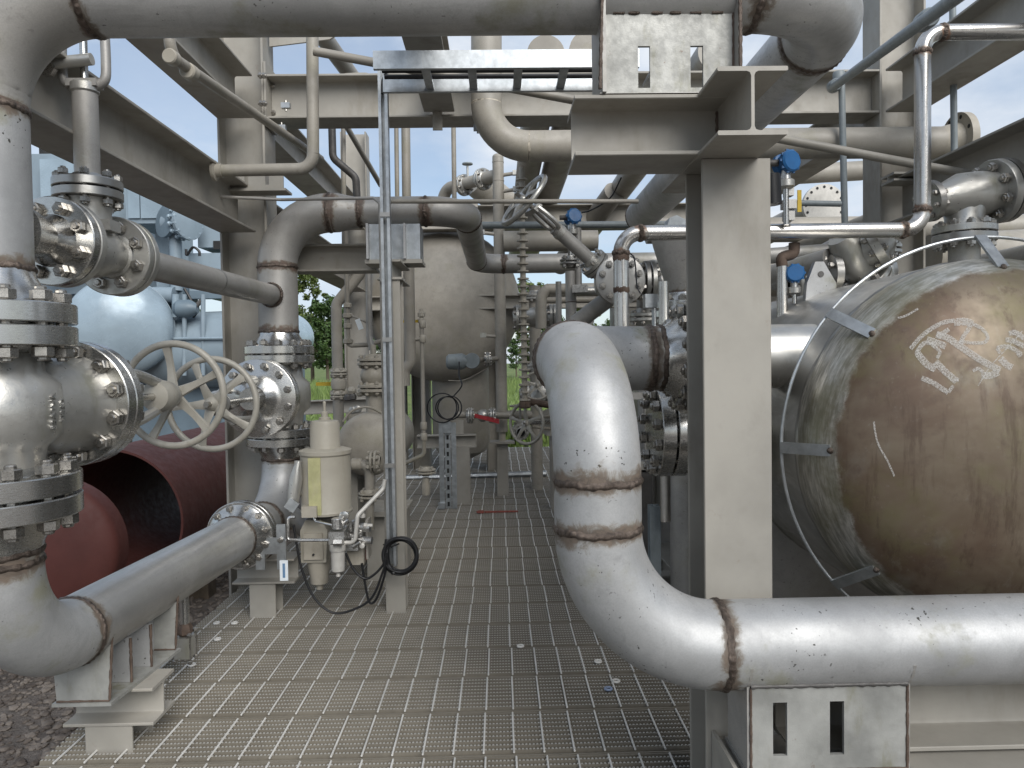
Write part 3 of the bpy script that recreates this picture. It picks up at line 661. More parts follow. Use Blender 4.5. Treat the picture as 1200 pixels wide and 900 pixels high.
# ================================================================== VALVES
def text_part(s, size, M, mat, parent, name='cast_lettering', ext=.0035):
    cu = bpy.data.curves.new('t', 'FONT'); cu.body = s; cu.size = size; cu.extrude = ext; cu.align_x = 'CENTER'; cu.align_y = 'CENTER'; cu.resolution_u = 3
    ob = bpy.data.objects.new('t', cu); COL.objects.link(ob); dg = bpy.context.evaluated_depsgraph_get(); me = bpy.data.meshes.new_from_object(ob.evaluated_get(dg))
    bpy.data.objects.remove(ob); me.transform(M); me.materials.clear(); me.materials.append(MT[mat])
    return part(name, me, mat, parent)
def gate_valve(name, label, c, ra, ba, half, r, od, t, nb, bd, bo, bod, wo_, Rw, mats=('cast_grey', 'machined', 'wheel_paint'), pipes=(None, None), wphase=.3, hub=None, nsp=5, seg=48, bphase=.5, bonb=12, group=None, yoke=True, pcd=None, wdish=.0, neck=1.30):
    """flanged gate valve: run along ra, bonnet and wheel along ba"""
    c = Vector(c); ra = Vector(ra).normalized(); ba = Vector(ba).normalized(); sa = ra.cross(ba)
    T = thing(name, label, 'valve', c - Z * half, group); mb_, mf, mw = mats
    b = MB().lathe(c, ra, [(r * 1.0, -half + t), (r * 1.12, -half + t * 1.5), (r * 1.16, -half * .45), (r * 1.5, -half * .30), (r * 1.55, 0), (r * 1.5, half * .30), (r * 1.16, half * .45), (r * 1.12, half - t * 1.5), (r, half - t)], seg)
    k = bod / 2 * .80
    b.lathe(c, ba, [(r * neck, 0), (r * neck * 1.04, bo * .35), (k * .92, bo * .66), (k * 1.0, bo - t * .9), (k, bo - t * .5)], seg)
    bo_ = part('body', b, mb_, T, ang=45)
    for s in (-1, 1):                                   # seat-ring ribs along the run
        part('rib', MB().prism([c + ra * s * half * .42 + sa * .008 - ba * 0 + ba * r * 1.05, c + ra * s * (half - t) + sa * .008 + ba * r * 1.0, c + ra * s * (half - t) + sa * .008 + ba * r * 1.13, c + ra * s * half * .42 + sa * .008 + ba * r * 1.25], -sa * .016), mb_, bo_)
    for s, P in ((-1, pipes[0]), (1, pipes[1])):        # integral flange + mating weld neck
        joint(T, P or T, c + ra * s * half, ra * s, od, t, r, nb=nb, bd=bd, huba=t * .5, hubb=hub, mata=mf, matb=mf, phase=bphase, pcd=pcd, seg=seg, bolt_owner=T)
    q = c + ba * bo
    f1 = MB().lathe(q, ba, [(k * .9, -t * .85), (bod / 2 - .003, -t * .85), (bod / 2, -t * .8), (bod / 2, -.005), (bod / 2 - .003, -.002)], seg); part('bonnet_flange', f1, mf, T)
    f2 = MB().lathe(q, ba, [(bod / 2 - .003, .002), (bod / 2, .005), (bod / 2, t * .7), (bod / 2 - .004, t * .75), (k * .8, t * .75), (k * .62, t * 1.1), (k * .40, t * 1.9), (k * .34, t * 3.0)], seg); bf = part('bonnet', f2, mf, T)
    bolts(T, q - ba * t * .05, ba, bod * .845, bonb, bd * .9, t * 1.65 + bd * 2.6, 'bolt_steel', .5)
    if yoke:
        w0 = wo_ - rw_(Rw) * 2
        for s in (-1, 1):
            pts = bez([q + ba * t * 1.2 + ra * s * k * .42, q + ba * (t * 1.8) + ra * s * k * .62, q + ba * ((wo_ - bo) * .55) + ra * s * k * .55, c + ba * (wo_ - Rw * .30) + ra * s * k * .22], 6)
            part('yoke_arm', MB().tube(pts, [.020] * len(pts), 10), mb_, T)
        part('yoke_sleeve', MB().lathe(c + ba * (wo_ - Rw * .42), ba, [(.022, 0), (k * .32, .01), (k * .36, Rw * .16), (k * .30, Rw * .30), (k * .16, Rw * .36)], 24), mb_, T)
    part('stem', MB().cyl(q + ba * t, c + ba * (wo_ + .03), .0135, 14), 'machined', T)
    wheel(T, c + ba * wo_, ba, Rw, nsp, rw_(Rw), wphase, mw, wdish)
    return T
def rw_(Rw): return .0145 if Rw > .18 else .013 if Rw > .15 else Rw * .085
zm = (zv1a + zv1b) / 2
# --- low left line: elbow, horizontal, elbow, riser 2, goose-neck, long run to the back
ll = thing('low_pipe', 'grey pipe curving from the lower left corner along the walkway edge', 'pipe', (XP, YP, ZH))
YJ = 3.68
run(ll, [(XP, YP, zv1b - .155), (XP, YP, ZH), LP(YJ - .10, ZH)], r8, 'pipe_brushed', R8, seg=56, nel=22, ends=(True, True), mats={0: 'pipe_pale', 1: 'pipe_pale'})
weld(ll, (XP, YP, zv1b - .155), Z, r8); weld(ll, LP(YJ - .10, ZH), DL, r8)
gn = thing('goose_neck_pipe', 'grey pipe rising from the second valve and bending over to the right', 'pipe', (X2, Y2, ZH))
run(gn, [LP(YJ + .10, ZH), (X2, Y2, ZH), (X2, Y2, .90 - .10)], r8, 'pipe_pale', R8, seg=40, ends=(True, True), mats={0: 'pipe_brushed'})
zv2a, zv2b = 1.365, .90
run(gn, [(X2, Y2, zv2a + .13), (X2, Y2, 2.165), (X2 + R8 + .02, Y2, 2.165)], r8, 'pipe_mid', R8, seg=40, ends=(True, False))
weld(gn, (X2, Y2, zv2a + .13), Z, r8)
xr = X2 + R8 + .02
rm = MB().lathe((xr, Y2, 2.165), X, [(r8, 0), (r8 * .99, .03), (.086, .13), (.084, .15)], 40); rm.w['weld'] = [1.0] * 40 + [.45] * 40 + [.45] * 40 + [1.0] * 40
part('reducer', rm, 'pipe_mid', gn); weld(gn, (xr + .15, Y2, 2.165), X, .084)
run(gn, [(xr + .15, Y2, 2.168), (-.175, Y2, 2.168), (-.175, 6.55, 2.168), (1.9, 6.55, 2.168)], .084, 'pipe_mid', .2286, seg=36, ends=(True, False))
# clamp joint on the low pipe
joint(ll, gn, LP(YJ, ZH), DL, .335, .034, r8, nb=12, bd=.02, pcd=.285, mata='machined', matb='machined', huba=.06, hubb=.06)
v1 = gate_valve('gate_valve', 'big grey gate valve with cast lettering at the left edge', (XP, YP, zm), Z, DL, (zv1a - zv1b) / 2, r8, OD8, T8, 12, .0295, .365, .40, .99, .208, pipes=(ll, tp), hub=.095, pcd=.349, wphase=.15)
v2 = gate_valve('gate_valve', 'grey gate valve on the second riser, its wheel facing the viewer', (X2, Y2, (zv2a + zv2b) / 2), Z, -DL, (zv2a - zv2b) / 2, r8, .385, .046, 12, .024, .31, .41, .875, .205, pipes=(gn, gn), hub=.075, pcd=.32, wphase=.55, seg=40)
part('dome_hub', MB().lathe(V(XP, YP, zm) + DL * .83, DL, [(.02, 0), (.055, .012), (.065, .045), (.06, .09), (.04, .13), (.02, .15)], 28), 'wheel_paint', v1)
# cast lettering on the body, turned a quarter
bax = V(.60, -.80, 0).normalized()
for (u, v, s, sz) in ((60, 487, 'VALVES', .030), (71, 484, 'CF8M', .027), (84, 483, '600', .030), (95, 482, '8', .030), (106, 484, 'WARREN', .024)):
    f = (u - 60) / 46.0; dy = -.01 + .20 * f; p = V(XP + max(math.sqrt(max(0, .1697 ** 2 - dy * dy)), .1445) - .0005, YP + dy, zm - .004)
    n = V(1, -.02, 0).normalized(); xa = -Z; za = n; ya = za.cross(xa)
    M = Matrix.Translation(p) @ Matrix((xa, ya, za)).transposed().to_4x4(); text_part(s, sz, M, 'aluminium', v1)
# --- bypass between the two risers
r4 = .057; zb = 1.695
by = thing('bypass_pipe', 'slim grey bypass pipe from the flanged valve into the second riser', 'pipe', LP(2.6, zb))
run(by, [LP(2.778, zb), LP(Y2 - r8 + .01, zb)], r4, 'pipe_mid', seg=36, ends=(True, True)); weld(by, LP(3.45, zb), DL, r4, .006, .0015, 'machined_dull')
weld(by, LP(Y2 - r8 - .002, zb), DL, r4 * 1.12, .012, .006)
nz = MB().lathe(V(XP, YP, zb) + DL * (r8 - .01), DL, [(.085, 0), (.075, .05), (.06, .11), (.058, .20)], 36); part('branch_nozzle', nz, 'machined', tp)
bc = LP(2.51, zb)
bv = thing('bypass_valve', 'grey flanged bypass valve with tall stem tube beside the left riser', 'valve', bc - Z * .1)
body = MB().lathe(bc, DL, [(.06, -.15), (.07, -.10), (.085, -.05), (.092, 0), (.085, .05), (.07, .10), (.06, .15)], 36)
body.lathe(bc, Z, [(.085, 0), (.075, .06), (.068, .12), (.08, .165)], 36); body.cbox(bc + V(.072, -.02, .075), (.05, .07, .035))
part('body', body, 'cast_grey', bv, ang=50)
joint(tp, bv, bc - DL * .160, DL, .275, .034, r4, nb=8, bd=.023, pcd=.205, huba=.07, hubb=.015, matb='cast_grey')
joint(bv, by, bc + DL * .160, DL, .275, .034, r4, nb=8, bd=.023, pcd=.205, huba=.015, hubb=.07, mata='cast_grey', matb='cast_grey', bolt_owner=bv)
part('bonnet_flange', MB().lathe(bc + Z * .165, Z, [(.07, 0), (.104, .001), (.106, .004), (.106, .028), (.104, .030)], 40), 'machined_dull', bv)
part('bonnet_flange', MB().lathe(bc + Z * .200, Z, [(.104, 0), (.106, .003), (.106, .026), (.104, .029), (.06, .03), (.045, .05)], 40), 'machined_dull', bv)
bolts(bv, bc + Z * .198, Z, .176, 8, .018, .12)
part('stem_tube', MB().cyl(bc + Z * .24, bc + Z * .53, .039, 28), 'pipe_mid', bv)
part('tube_collar', MB().lathe(bc + Z * .515, Z, [(.039, 0), (.044, .006), (.044, .03), (.039, .036)], 28), 'cast_grey', bv)
yk = MB()
for s in (-1, 1):
    yk.tube(bez([bc + V(s * .03, 0, .535), bc + V(s * .066, 0, .56), bc + V(s * .072, 0, .62), bc + V(s * .07, 0, .74)], 8), .016, 8)
yk.cbox(bc + V(0, 0, .547), (.10, .05, .024)); part('yoke', yk, 'pipe_mid', bv, ang=50)
cl_ = MB().cyl(bc + V(-.10, -.035, .60), bc + V(.045, -.035, .615), .019, 16); part('clamp_bar', cl_, 'cast_grey', bv)
part('gland_nut', MB().lathe(bc + V(-.085, -.045, .575), -Y_, [(.024, 0), (.024, .02)], 6), 'bolt_steel', bv); part('stem', MB().cyl(bc + Z * .55, bc + Z * .80, .012, 12), 'machined', bv)
wheel(bv, bc + Z * .82, Z, .13, 5, .011, .2)
# --- shoe and post under the low pipe, near
sp1 = thing('pipe_stand', 'beige steel stand with welded shoe under the low pipe, bottom left', 'pipe stand', (LX(2.6), 2.6, -.05)); XS = LX(2.62)
zs = ZH - r8
ydw0, ydw1 = 2.40, 2.84; zsb = .222; k2 = .158 - .185
for yy in (ydw0, ydw1 - .01):
    XS = LX(yy); pl = [(XS - .085, yy, zsb), (XS + .085, yy, zsb), (XS + .10, yy, ZH - .03)]
    for k in range(9):
        t_ = -.25 - (math.pi - .5) * k / 8; pl.append((XS + (r8 + .001) * math.cos(t_), yy, ZH + (r8 + .001) * math.sin(t_)))
    pl.append((XS - .10, yy, ZH - .03)); part('end_plate', MB().prism(pl, (0, .010, 0)), 'plate_stained', sp1)
XS = LX(2.62)
part('web_plate', MB().prism([LP(ydw0 + .011, zsb) - X * .005, LP(ydw1 - .011, zsb) - X * .005, LP(ydw1 - .011, zs + .004) - X * .005, LP(ydw0 + .011, zs + .004) - X * .005], (.010, 0, 0)), 'pipe_pale', sp1)
for yy in (2.55, 2.68): part('rib', MB().box((LX(yy) + .006, yy - .005, zsb), (LX(yy) + .075, yy + .005, zs + .018)), 'pipe_pale', sp1)
part('shoe_plate', MB().prism([LP(ydw0 - .01, zsb - .012) - X * .095, LP(ydw0 - .01, zsb - .012) + X * .095, LP(ydw1 + .01, zsb - .012) + X * .095, LP(ydw1 + .01, zsb - .012) - X * .095], (0, 0, .011)), 'plate_stained', sp1)
part('cap_beam', ibeam_mb((XS - .15, 2.60, .146), (XS + .155, 2.60, .146), .128, .17, .007, .011, Z), SB, sp1)
part('post', ibeam_mb((XS, 2.60, -.30), (XS, 2.60, .081), .16, .16, .008, .011, Y_), SB, sp1)
# --- post and cap under the clamp joint
XQ = LX(3.9)
sp2 = thing('pipe_stand', 'short beige post with cap beam below the clamp joint', 'pipe stand', (XQ + .03, 3.9, -.03))
part('post', ibeam_mb((XQ + .03, 3.9, -.03), (XQ + .03, 3.9, .175), .135, .135, .008, .011, Y_), SB, sp2)
part('cap_beam', ibeam_mb((XQ - .12, 3.9, .24), (XQ + .20, 3.9, .24), .128, .16, .007, .011, Z), SB, sp2)
part('cradle', MB().box((XQ - .10, 3.84, .3045), (XQ + .06, 3.96, .367)), 'rusty', sp2)
cb = MB(); cy = 3.62; cx, cz = at(317, 640, cy).x, at(317, 640, cy).z
for dx in (-.045, .045): cb.box((cx + dx * 1.15 - .022, cy, cz - .115), (cx + dx * 1.15 + .022, cy + .014, cz + .105))
cb.box((cx - .07, cy + .002, cz - .04), (cx + .07, cy + .012, cz + .04))
hb = thing('clamp_bracket', 'galvanised H shaped clamp plate beside the clamp joint', 'bracket', (cx, cy, cz - .085)); part('plate', cb, 'galvanised', hb)
part('clamp_arm', MB().box((cx - .13, cy + .0145, cz - .03), (cx - .03, cy + .12, cz + .03)), 'galvanised', hb)
bolts(hb, (cx, cy + .006, cz + .03), Y_, .1, 2, .016, .05, 'bolt_steel', 0)
tg = thing('tag', 'small white printed tag hanging from the clamp plate', 'tag', (cx + .065, cy - .01, cz - .17))
part('card', MB().cbox((cx + .066, cy - .012, cz - .118), (.040, .002, .10)), 'tag_white', tg)
part('print', MB().cbox((cx + .066, cy - .0135, cz - .118), (.012, .001, .07)), 'tag_print', tg)
for yy in (ydw0 - .001, ydw1 - .011): fillet(sp1, LP(yy, zsb + .002) - X * .085, LP(yy, zsb + .002) + X * .085); fillet(sp1, LP(yy, zsb + .005) + X * .086, LP(yy, ZH - .035) + X * .100, .004)
for yy in (2.545, 2.675): fillet(sp1, LP(yy, zsb) + X * .076, LP(yy, zs + .016) + X * .076, .0045)
fillet(sp1, LP(ydw0 + .012, zs + .012) + X * .03, LP(ydw1 - .012, zs + .012) + X * .03, .006)
# --- drain with small cage valve under the low pipe
dx_, dy_ = LX(3.06) + .01, 3.06
dr = thing('drain_valve', 'small rusty drain valve hanging under the low pipe', 'valve', (dx_, dy_, .18))
part('drop', MB().cyl((dx_, dy_, zs + .01), (dx_, dy_, .20), .019, 16), 'pipe_stainless', dr)
part('rusty_fitting', MB().lathe((dx_, dy_, .36), Z, [(.021, 0), (.026, .01), (.026, .045), (.021, .055)], 16), 'rusty', dr)
part('rusty_fitting', MB().lathe((dx_, dy_, .195), Z, [(.022, 0), (.030, .008), (.030, .03), (.021, .05)], 6), 'rusty', dr)
part('body', MB().cbox((dx_, dy_, .15), (.062, .075, .085)), 'cast_grey', dr); bolts(dr, (dx_, dy_, .15), Z, .085, 4, .012, .13)
part('side_nipple', MB().cyl((dx_ - .11, dy_, .158), (dx_ - .02, dy_, .158), .016, 12), 'machined', dr); part('plug', MB().lathe((dx_, dy_, .085), Z, [(.012, 0), (.018, .006), (.018, .025)], 8), 'machined', dr)
# --- saddle shelf and post under the goose-neck pipe
sp3 = thing('pipe_stand', 'tall grey post with galvanised box saddle under the goose-neck pipe', 'pipe stand', (-.535, 3.93, -.03))
pb = at(465, 720, 3.9)
part('post', ibeam_mb((pb.x, 3.93, -.03), (pb.x, 3.93, 1.74), .105, .105, .008, .010, Y_), SB, sp3)
part('top_plate', MB().cbox((pb.x, 3.93, 1.746), (.13, .13, .012)), SB, sp3)
part('arm', ibeam_mb((pb.x, 3.93, 1.80), (pb.x, 4.34, 1.80), .10, .10, .006, .009, Z), SB, sp3)
x0, x1 = at(431, 290, 4.2).x, at(493, 290, 4.2).x
part('saddle_box', MB().box((x0, 4.17, 1.885), (x1, 4.35, 2.082)), 'galvanised', sp3); part('saddle_shelf', MB().box((x0 - .01, 4.155, 1.862), (x1 + .01, 4.36, 1.884)), SB, sp3)
for xx in (x0 + .003, (x0 + x1) / 2 + .06): part('rib', MB().box((xx, 4.13, 1.885), (xx + .012, 4.169, 2.08)), 'pipe_pale', sp3)
# ================================================================== MIDDLE GROUND
def small(name, label, cat, pts, r, mat, Rb=None, seg=18, group=None, nel=10):
    t = thing(name, label, cat, Vector(pts[0]), group); run(t, pts, r, mat, Rb or r * 2.6, welds=False, seg=seg, nel=nel); return t
def collar(parent, c, ax, r, h, mat, seg=18, name='coupling'):
    return part(name, MB().lathe(Vector(c) - Vector(ax) * h / 2, ax, [(r * .85, 0), (r, h * .12), (r, h * .88), (r * .85, h)], seg), mat, parent)
def fl2(parent, c, ax, od, t, pr, nb=8, bd=.014, mat='cast_beige', seg=24, bmat='cast_beige', **k):
    joint(parent, parent, c, ax, od, t, pr, nb=nb, bd=bd, mata=mat, matb=mat, seg=seg, bmat=bmat, **k)
def ball_valve(name, label, c, ax, r, hd, hl, mat='cast_beige', hmat='yellow_handle', fl=True):
    c = Vector(c); ax = Vector(ax).normalized(); hd = Vector(hd).normalized(); up = hd.cross(ax); up = up if up.z >= 0 else -up
    if up.length < .1: up = V(0, -1, 0)
    t = thing(name, label, 'valve', c - Z * r * 1.5)
    part('body', MB().lathe(c, ax, [(r * .8, -r * 2), (r * .9, -r * 1.4), (r * 1.35, -r * .9), (r * 1.5, 0), (r * 1.35, r * .9), (r * .9, r * 1.4), (r * .8, r * 2)], 20), mat, t)
    if fl:
        for s in (-1, 1): fl2(t, c + ax * s * r * 2.6, ax, r * 3.8, r * .5, r, 6, r * .35, mat)
    part('stem', MB().cyl(c, c + up * r * 2.1, r * .35, 12), 'bolt_steel', t)
    m = MB(); s = up.cross(hd).normalized(); p0 = c + up * r * 2.1 - hd * r * .5; p1 = p0 + hd * hl; w = max(r * .42, .012); e = up * w * .35
    m.add([p0 + s * w - e, p0 - s * w - e, p0 - s * w + e, p0 + s * w + e, p1 + s * w * .8 - e, p1 - s * w * .8 - e, p1 - s * w * .8 + e, p1 + s * w * .8 + e], [(0, 1, 2, 3), (7, 6, 5, 4), (0, 4, 5, 1), (1, 5, 6, 2), (2, 6, 7, 3), (3, 7, 4, 0)])
    part('lever', m, hmat, t); return t
def transmitter(label, c, r, face, mat='transmitter_blue', drop=.16, side=None):
    c = Vector(c); f = Vector(face).normalized(); t = thing('transmitter', label, 'transmitter', c - Z * drop)
    h = part('housing', MB().lathe(c - f * r * .9, f, [(r * .8, 0), (r * .95, r * .1), (r * .95, r * .5), (r * .78, r * .6), (r * .78, r * 1.1), (r, r * 1.2), (r, r * 1.65), (r * .85, r * 1.8)], 22), mat, t)
    for k in range(10):
        a, b, n = frame(f); q = 2 * math.pi * k / 10; part('cap_lug', MB().cbox(c + f * r * .55 + (a * math.cos(q) + b * math.sin(q)) * r, (r * .22, r * .22, r * .22)), mat, h)
    s = Vector(side) if side else V(-1, 0, 0); part('conduit_hub', MB().cyl(c + s * r * .6, c + s * r * 1.7, r * .32, 12), 'dark_steel', t)
    part('neck', MB().cyl(c - Z * r * .7, c - Z * r * 1.5, r * .42, 16), 'aluminium', t); part('sensor_block', MB().lathe(c - Z * r * 2.3, Z, [(r * .5, 0), (r * .75, r * .15), (r * .75, r * .7), (r * .5, r * .85)], 16), 'cast_grey', t)
    part('stalk', MB().cyl(c - Z * r * 2.3, c - Z * drop, r * .25, 12), 'machined', t); return t
# ---- galvanised strut on the post, tray above
xs_ = at(455, 400, 3.82).x; zt_, zb_ = at(446, 72, 3.82).z, at(461, 662, 3.82).z
st = thing('strut', 'tall galvanised channel strut standing in front of the grey post', 'strut', (xs_, 3.84, zb_)); w2 = .0235
m = MB(); m.box((xs_ - w2, 3.842, zb_), (xs_ + w2, 3.8455, zt_)); m.box((xs_ - w2, 3.795, zb_), (xs_ - w2 + .003, 3.8415, zt_)); m.box((xs_ + w2 - .003, 3.795, zb_), (xs_ + w2, 3.8415, zt_))
m.box((xs_ - w2, 3.7915, zb_), (xs_ - .009, 3.7945, zt_)); m.box((xs_ + .009, 3.7915, zb_), (xs_ + w2, 3.7945, zt_)); part('channel', m, 'galvanised', st)
for v in (252, 398, 545): part('clip', MB().cbox((xs_, 3.786, at(455, v, 3.8).z), (.05, .010, .022)), 'machined_dull', st)
ty = 3.20; zr = at(560, 69, ty).z; tx0, tx1 = at(437, 69, ty).x, .62
tr = thing('cable_tray', 'galvanised ladder tray running under the top pipe', 'cable tray', (tx0, ty, zr))
for yy in (ty, ty + .27):
    m = MB().box((tx0, yy, zr - .038), (tx1, yy + .004, zr + .038)); m.box((tx0, yy + .0045, zr - .038), (tx1, yy + .022, zr - .034)); m.box((tx0, yy + .0045, zr + .034), (tx1, yy + .022, zr + .038)); part('rail', m, 'galvanised', tr)
for k in range(6): part('rung', MB().box((tx0 + .2 + k * .2, ty + .005, zr - .03), (tx0 + .236 + k * .2, ty + .269, zr - .014)), 'galvanised', tr)
for yy in (ty + .06, ty + .12, ty + .19): part('tray_cable', MB().tube(bez([(tx0 + .02, yy, zr), (0, yy, zr - .002), (tx1, yy + .01, zr)], 6), .011, 8), 'rubber_black', tr)
solo('black_cable', MB().tube(bez([at(470, 78, 3.48), at(458, 80, 3.6), at(449, 92, 3.80), at(448, 110, 3.79)], 8), .006, 8), 'rubber_black', 'short black cable bent from the tray into the strut top', 'cable')
# ---- slim beige pipes overhead
small('drop_pipe', 'slim beige pipe dropping from above and turning left over the lower beam', 'pipe', [at(258, 200, 3.75), at(367, 198, 3.75), at(366, 40, 3.75)], .030, 'pipe_beige', .075)
e0 = at(256, 200, 3.75); solo('pipe_union', MB().lathe(e0 - X * .03, X, [(.03, 0), (.05, .004), (.05, .018), (.034, .022), (.034, .05)], 20), 'cast_beige', 'round beige union at the left end of the slim dropping pipe', 'fitting')
small('sloping_pipe', 'long thin beige pipe sloping down to the right across the frame', 'pipe', [at(368, 60, 3.62), at(1150, 207, 3.62)], .0215, 'pipe_beige')
cp = small('conduit', 'beige conduit with coupling slanting along the upper left beam', 'conduit', [at(197, 20, 2.97), at(200, 66, 2.97), at(376, 186, 5.0)], .0225, 'pipe_beige')
collar(cp, at(226, 87, 3.15), at(376, 186, 5.0) - at(200, 66, 2.97), .034, .055, 'cast_beige'); collar(cp, at(205, 70, 3.0), at(376, 186, 5.0) - at(200, 66, 2.97), .030, .05, 'cast_beige')
bp = pipe_thing('overhead_pipe', 'beige pipe coming down behind the tray and elbowing right to an open flange', 'pipe', [at(570, -30, 4.12), at(570, 172, 4.12), V(at(1112, 160, 4.12).x, 4.12, at(570, 172, 4.12).z)], .084, 'pipe_beige', Rb=.2286, seg=36, bead=False, hw=.012)
for i, (x, rr, lab, zc) in enumerate(((.30, .11, 'left of the three overhead pipes running to the back', 3.085), (.56, .125, 'middle one of the three overhead pipes running to the back', 3.10), (1.30, .115, 'right of the three overhead pipes running to the back', 3.09))):
    pipe_thing('overhead_pipe', 'beige pipe, ' + lab, 'pipe', [(x, 4.35, zc), (x, 13.5, zc)], rr, 'pipe_beige', seg=28, welds=False, group='pipes overhead running to the back')
small('tubing', 'thin tube strung level from the lower left beam to the strut', 'tubing', [at(226, 229, 4.05), at(330, 234, 4.05), at(438, 232, 3.9), at(445, 238, 3.86), at(447, 330, 3.86)], .0085, 'pipe_mid', .02)
small('tubing', 'thin level tube running right from the strut across the goose-neck pipe', 'tubing', [at(452, 236, 4.05), at(748, 236, 4.05)], .012, 'pipe_beige')
small('conduit', 'dark grey level conduit behind the inclined valve', 'conduit', [at(564, 264, 5.6), at(815, 263, 5.6)], .026, 'teal_grey')
small('overhead_pipe', 'dark hose with offset bends hanging left of the strut', 'hose', [at(389, 150, 5.2), at(390, 185, 5.2), at(417, 208, 5.2), at(419, 245, 5.2)], .026, 'dark_steel', .07)
for u, v0, v1_, r_, nm in ((402, 155, 310, .017, 'thin beige pipe between the dark hose and the column'), (464, 155, 236, .016, 'thin beige pipe just right of the strut top'), (475, 155, 236, .032, 'thicker beige pipe right of the strut top'), (531, 155, 236, .017, 'lone thin beige drop pipe against the sky')):
    small('drop_pipe', nm, 'pipe', [at(u, v0 - 40, 5.4), at(u + 1.5, v1_, 5.4)], r_, 'pipe_beige')
small('brace', 'thin dark brace slanting down behind the strut', 'brace', [at(398, 134, 5.15), at(446, 217, 5.95)], .02, 'steel_beige')
small('overhead_pipe', 'beige pipe slanting behind the strut against the sky', 'pipe', [at(375, 38, 4.6), at(430, 114, 5.6)], .055, 'pipe_beige')
small('vent_pipe', 'small beige swan-neck vent on top of the cross beam', 'pipe', [at(401, 108, 4.5), at(401, 90, 4.5), at(418, 89, 4.5), at(434, 89, 4.5), at(434, 108, 4.5)], .019, 'pipe_beige', .03)
# shoe with two slots on the lower beam
p0, p1 = at(277, 226, 4.28), at(337, 226, 4.28); zz = p0.z
s4 = thing('slotted_shoe', 'small beige slotted shoe by the column under the slim dropping pipe', 'pipe shoe', ((p0.x + p1.x) / 2, 4.2, zz))
slotted(p0.x, p1.x, 4.20, zz, zz + .10, [(p0.x + .075, p0.x + .095, zz + .025, zz + .075), (p0.x + .19, p0.x + .21, zz + .025, zz + .075)], .01, 'steel_beige', s4); part('shelf', MB().box((p0.x - .01, 4.17, zz - .014), (p1.x + .02, 4.30, zz - .001)), SB, s4)
# ---- ribbed pole
xq, yq = at(613, 330, 6.1).x, 6.1; z0, z1 = at(613, 470, 6.1).z, at(613, 196, 6.1).z
rp_ = thing('ribbed_pole', 'grey vertical pole ringed with many ribs in the middle distance', 'pole', (xq, yq, z0)); part('rod', MB().cyl((xq, yq, z0 - .03), (xq, yq, z1), .024, 14), 'cast_beige', rp_)
part('foot_pipe', MB().cyl((xq, yq, z0), (xq + .55, yq + .45, z0 - .12), .03, 14), 'rusty', rp_); part('foot_fitting', MB().lathe((xq, yq, z0 - .06), Z, [(.04, 0), (.05, .01), (.05, .05), (.03, .07)], 10), 'rusty', rp_)
ribm = mesh(MB().lathe((0, 0, 0), Z, [(.024, 0), (.048, .004), (.048, .016), (.024, .02)], 14), 'cast_beige')
k = z0
while k < z1 - .05:
    o = part('rib', ribm, None, rp_); o.location = V(xq, yq, k) - worigin(rp_); k += .062
# ---- 4 inch upright, its post, its side valves
xu = at(586, 350, 7.3).x; zu0, zu1 = at(586, 506, 7.3).z, at(584, 184, 7.3).z
up_ = thing('upright_pipe', 'tall beige upright pipe with domed cap in the centre', 'pipe', (xu, 7.3, zu0)); part('pipe_section', MB().cyl((xu, 7.3, zu0), (xu, 7.3, zu1), .055, 24), 'pipe_beige', up_)
part('cap', MB().ball((xu, 7.3, zu1), .055, 20, 6, Z, .6, True), 'pipe_beige', up_)
for v in (190, 212, 440): collar(up_, (xu, 7.3, at(586, v, 7.3).z), Z, .058, .012, 'pipe_beige', name='weld_bead')
part('post', ibeam_mb((xu, 7.3, -.03), (xu, 7.3, zu0 - .11), .11, .11, .008, .01, Y_), SB, up_); part('saddle_plate', MB().cbox((xu, 7.3, zu0 - .10), (.24, .2, .02)), SB, up_); part('foot', MB().cyl((xu, 7.3, zu0 - .09), (xu, 7.3, zu0 + .02), .035, 14), 'cast_beige', up_)
for v, s in ((206, 1), (225, 1), (275, -1), (395, -1)):
    p = V(xu, 7.3, at(586, v, 7.3).z); part('side_nipple', MB().cyl(p, p + V(s * .16, -.03, .015), .018, 10), 'pipe_beige', up_); part('side_cock', MB().cbox(p + V(s * .17, -.03, .02), (.06, .05, .045)), 'cast_grey', up_)
hp = pipe_thing('flanged_branch', 'beige elbow pipe with flanged valve joining the upright pipe near the top', 'pipe', [at(519, 250, 8.0), at(519, 222, 8.0), at(584, 205, 7.35)], .062, 'pipe_beige', Rb=.15, welds=False, seg=20)
for u, v in ((544, 217), (566, 210)): c = at(u, v, 7.75 - (u - 544) * .01); fl2(hp, c, at(584, 205, 7.35) - at(519, 222, 8.0), .22, .022, .062, 8, .016, 'cast_grey', bmat='bolt_steel')
c = at(548, 205, 7.7); part('valve_stem', MB().cyl(c - Z * .05, c + Z * .10, .012, 8), 'cast_grey', hp); part('wheel', MB().lathe(c + Z * .10, Z, [(.02, 0), (.055, .006), (.055, .018), (.02, .02)], 16), 'teal_grey', hp)
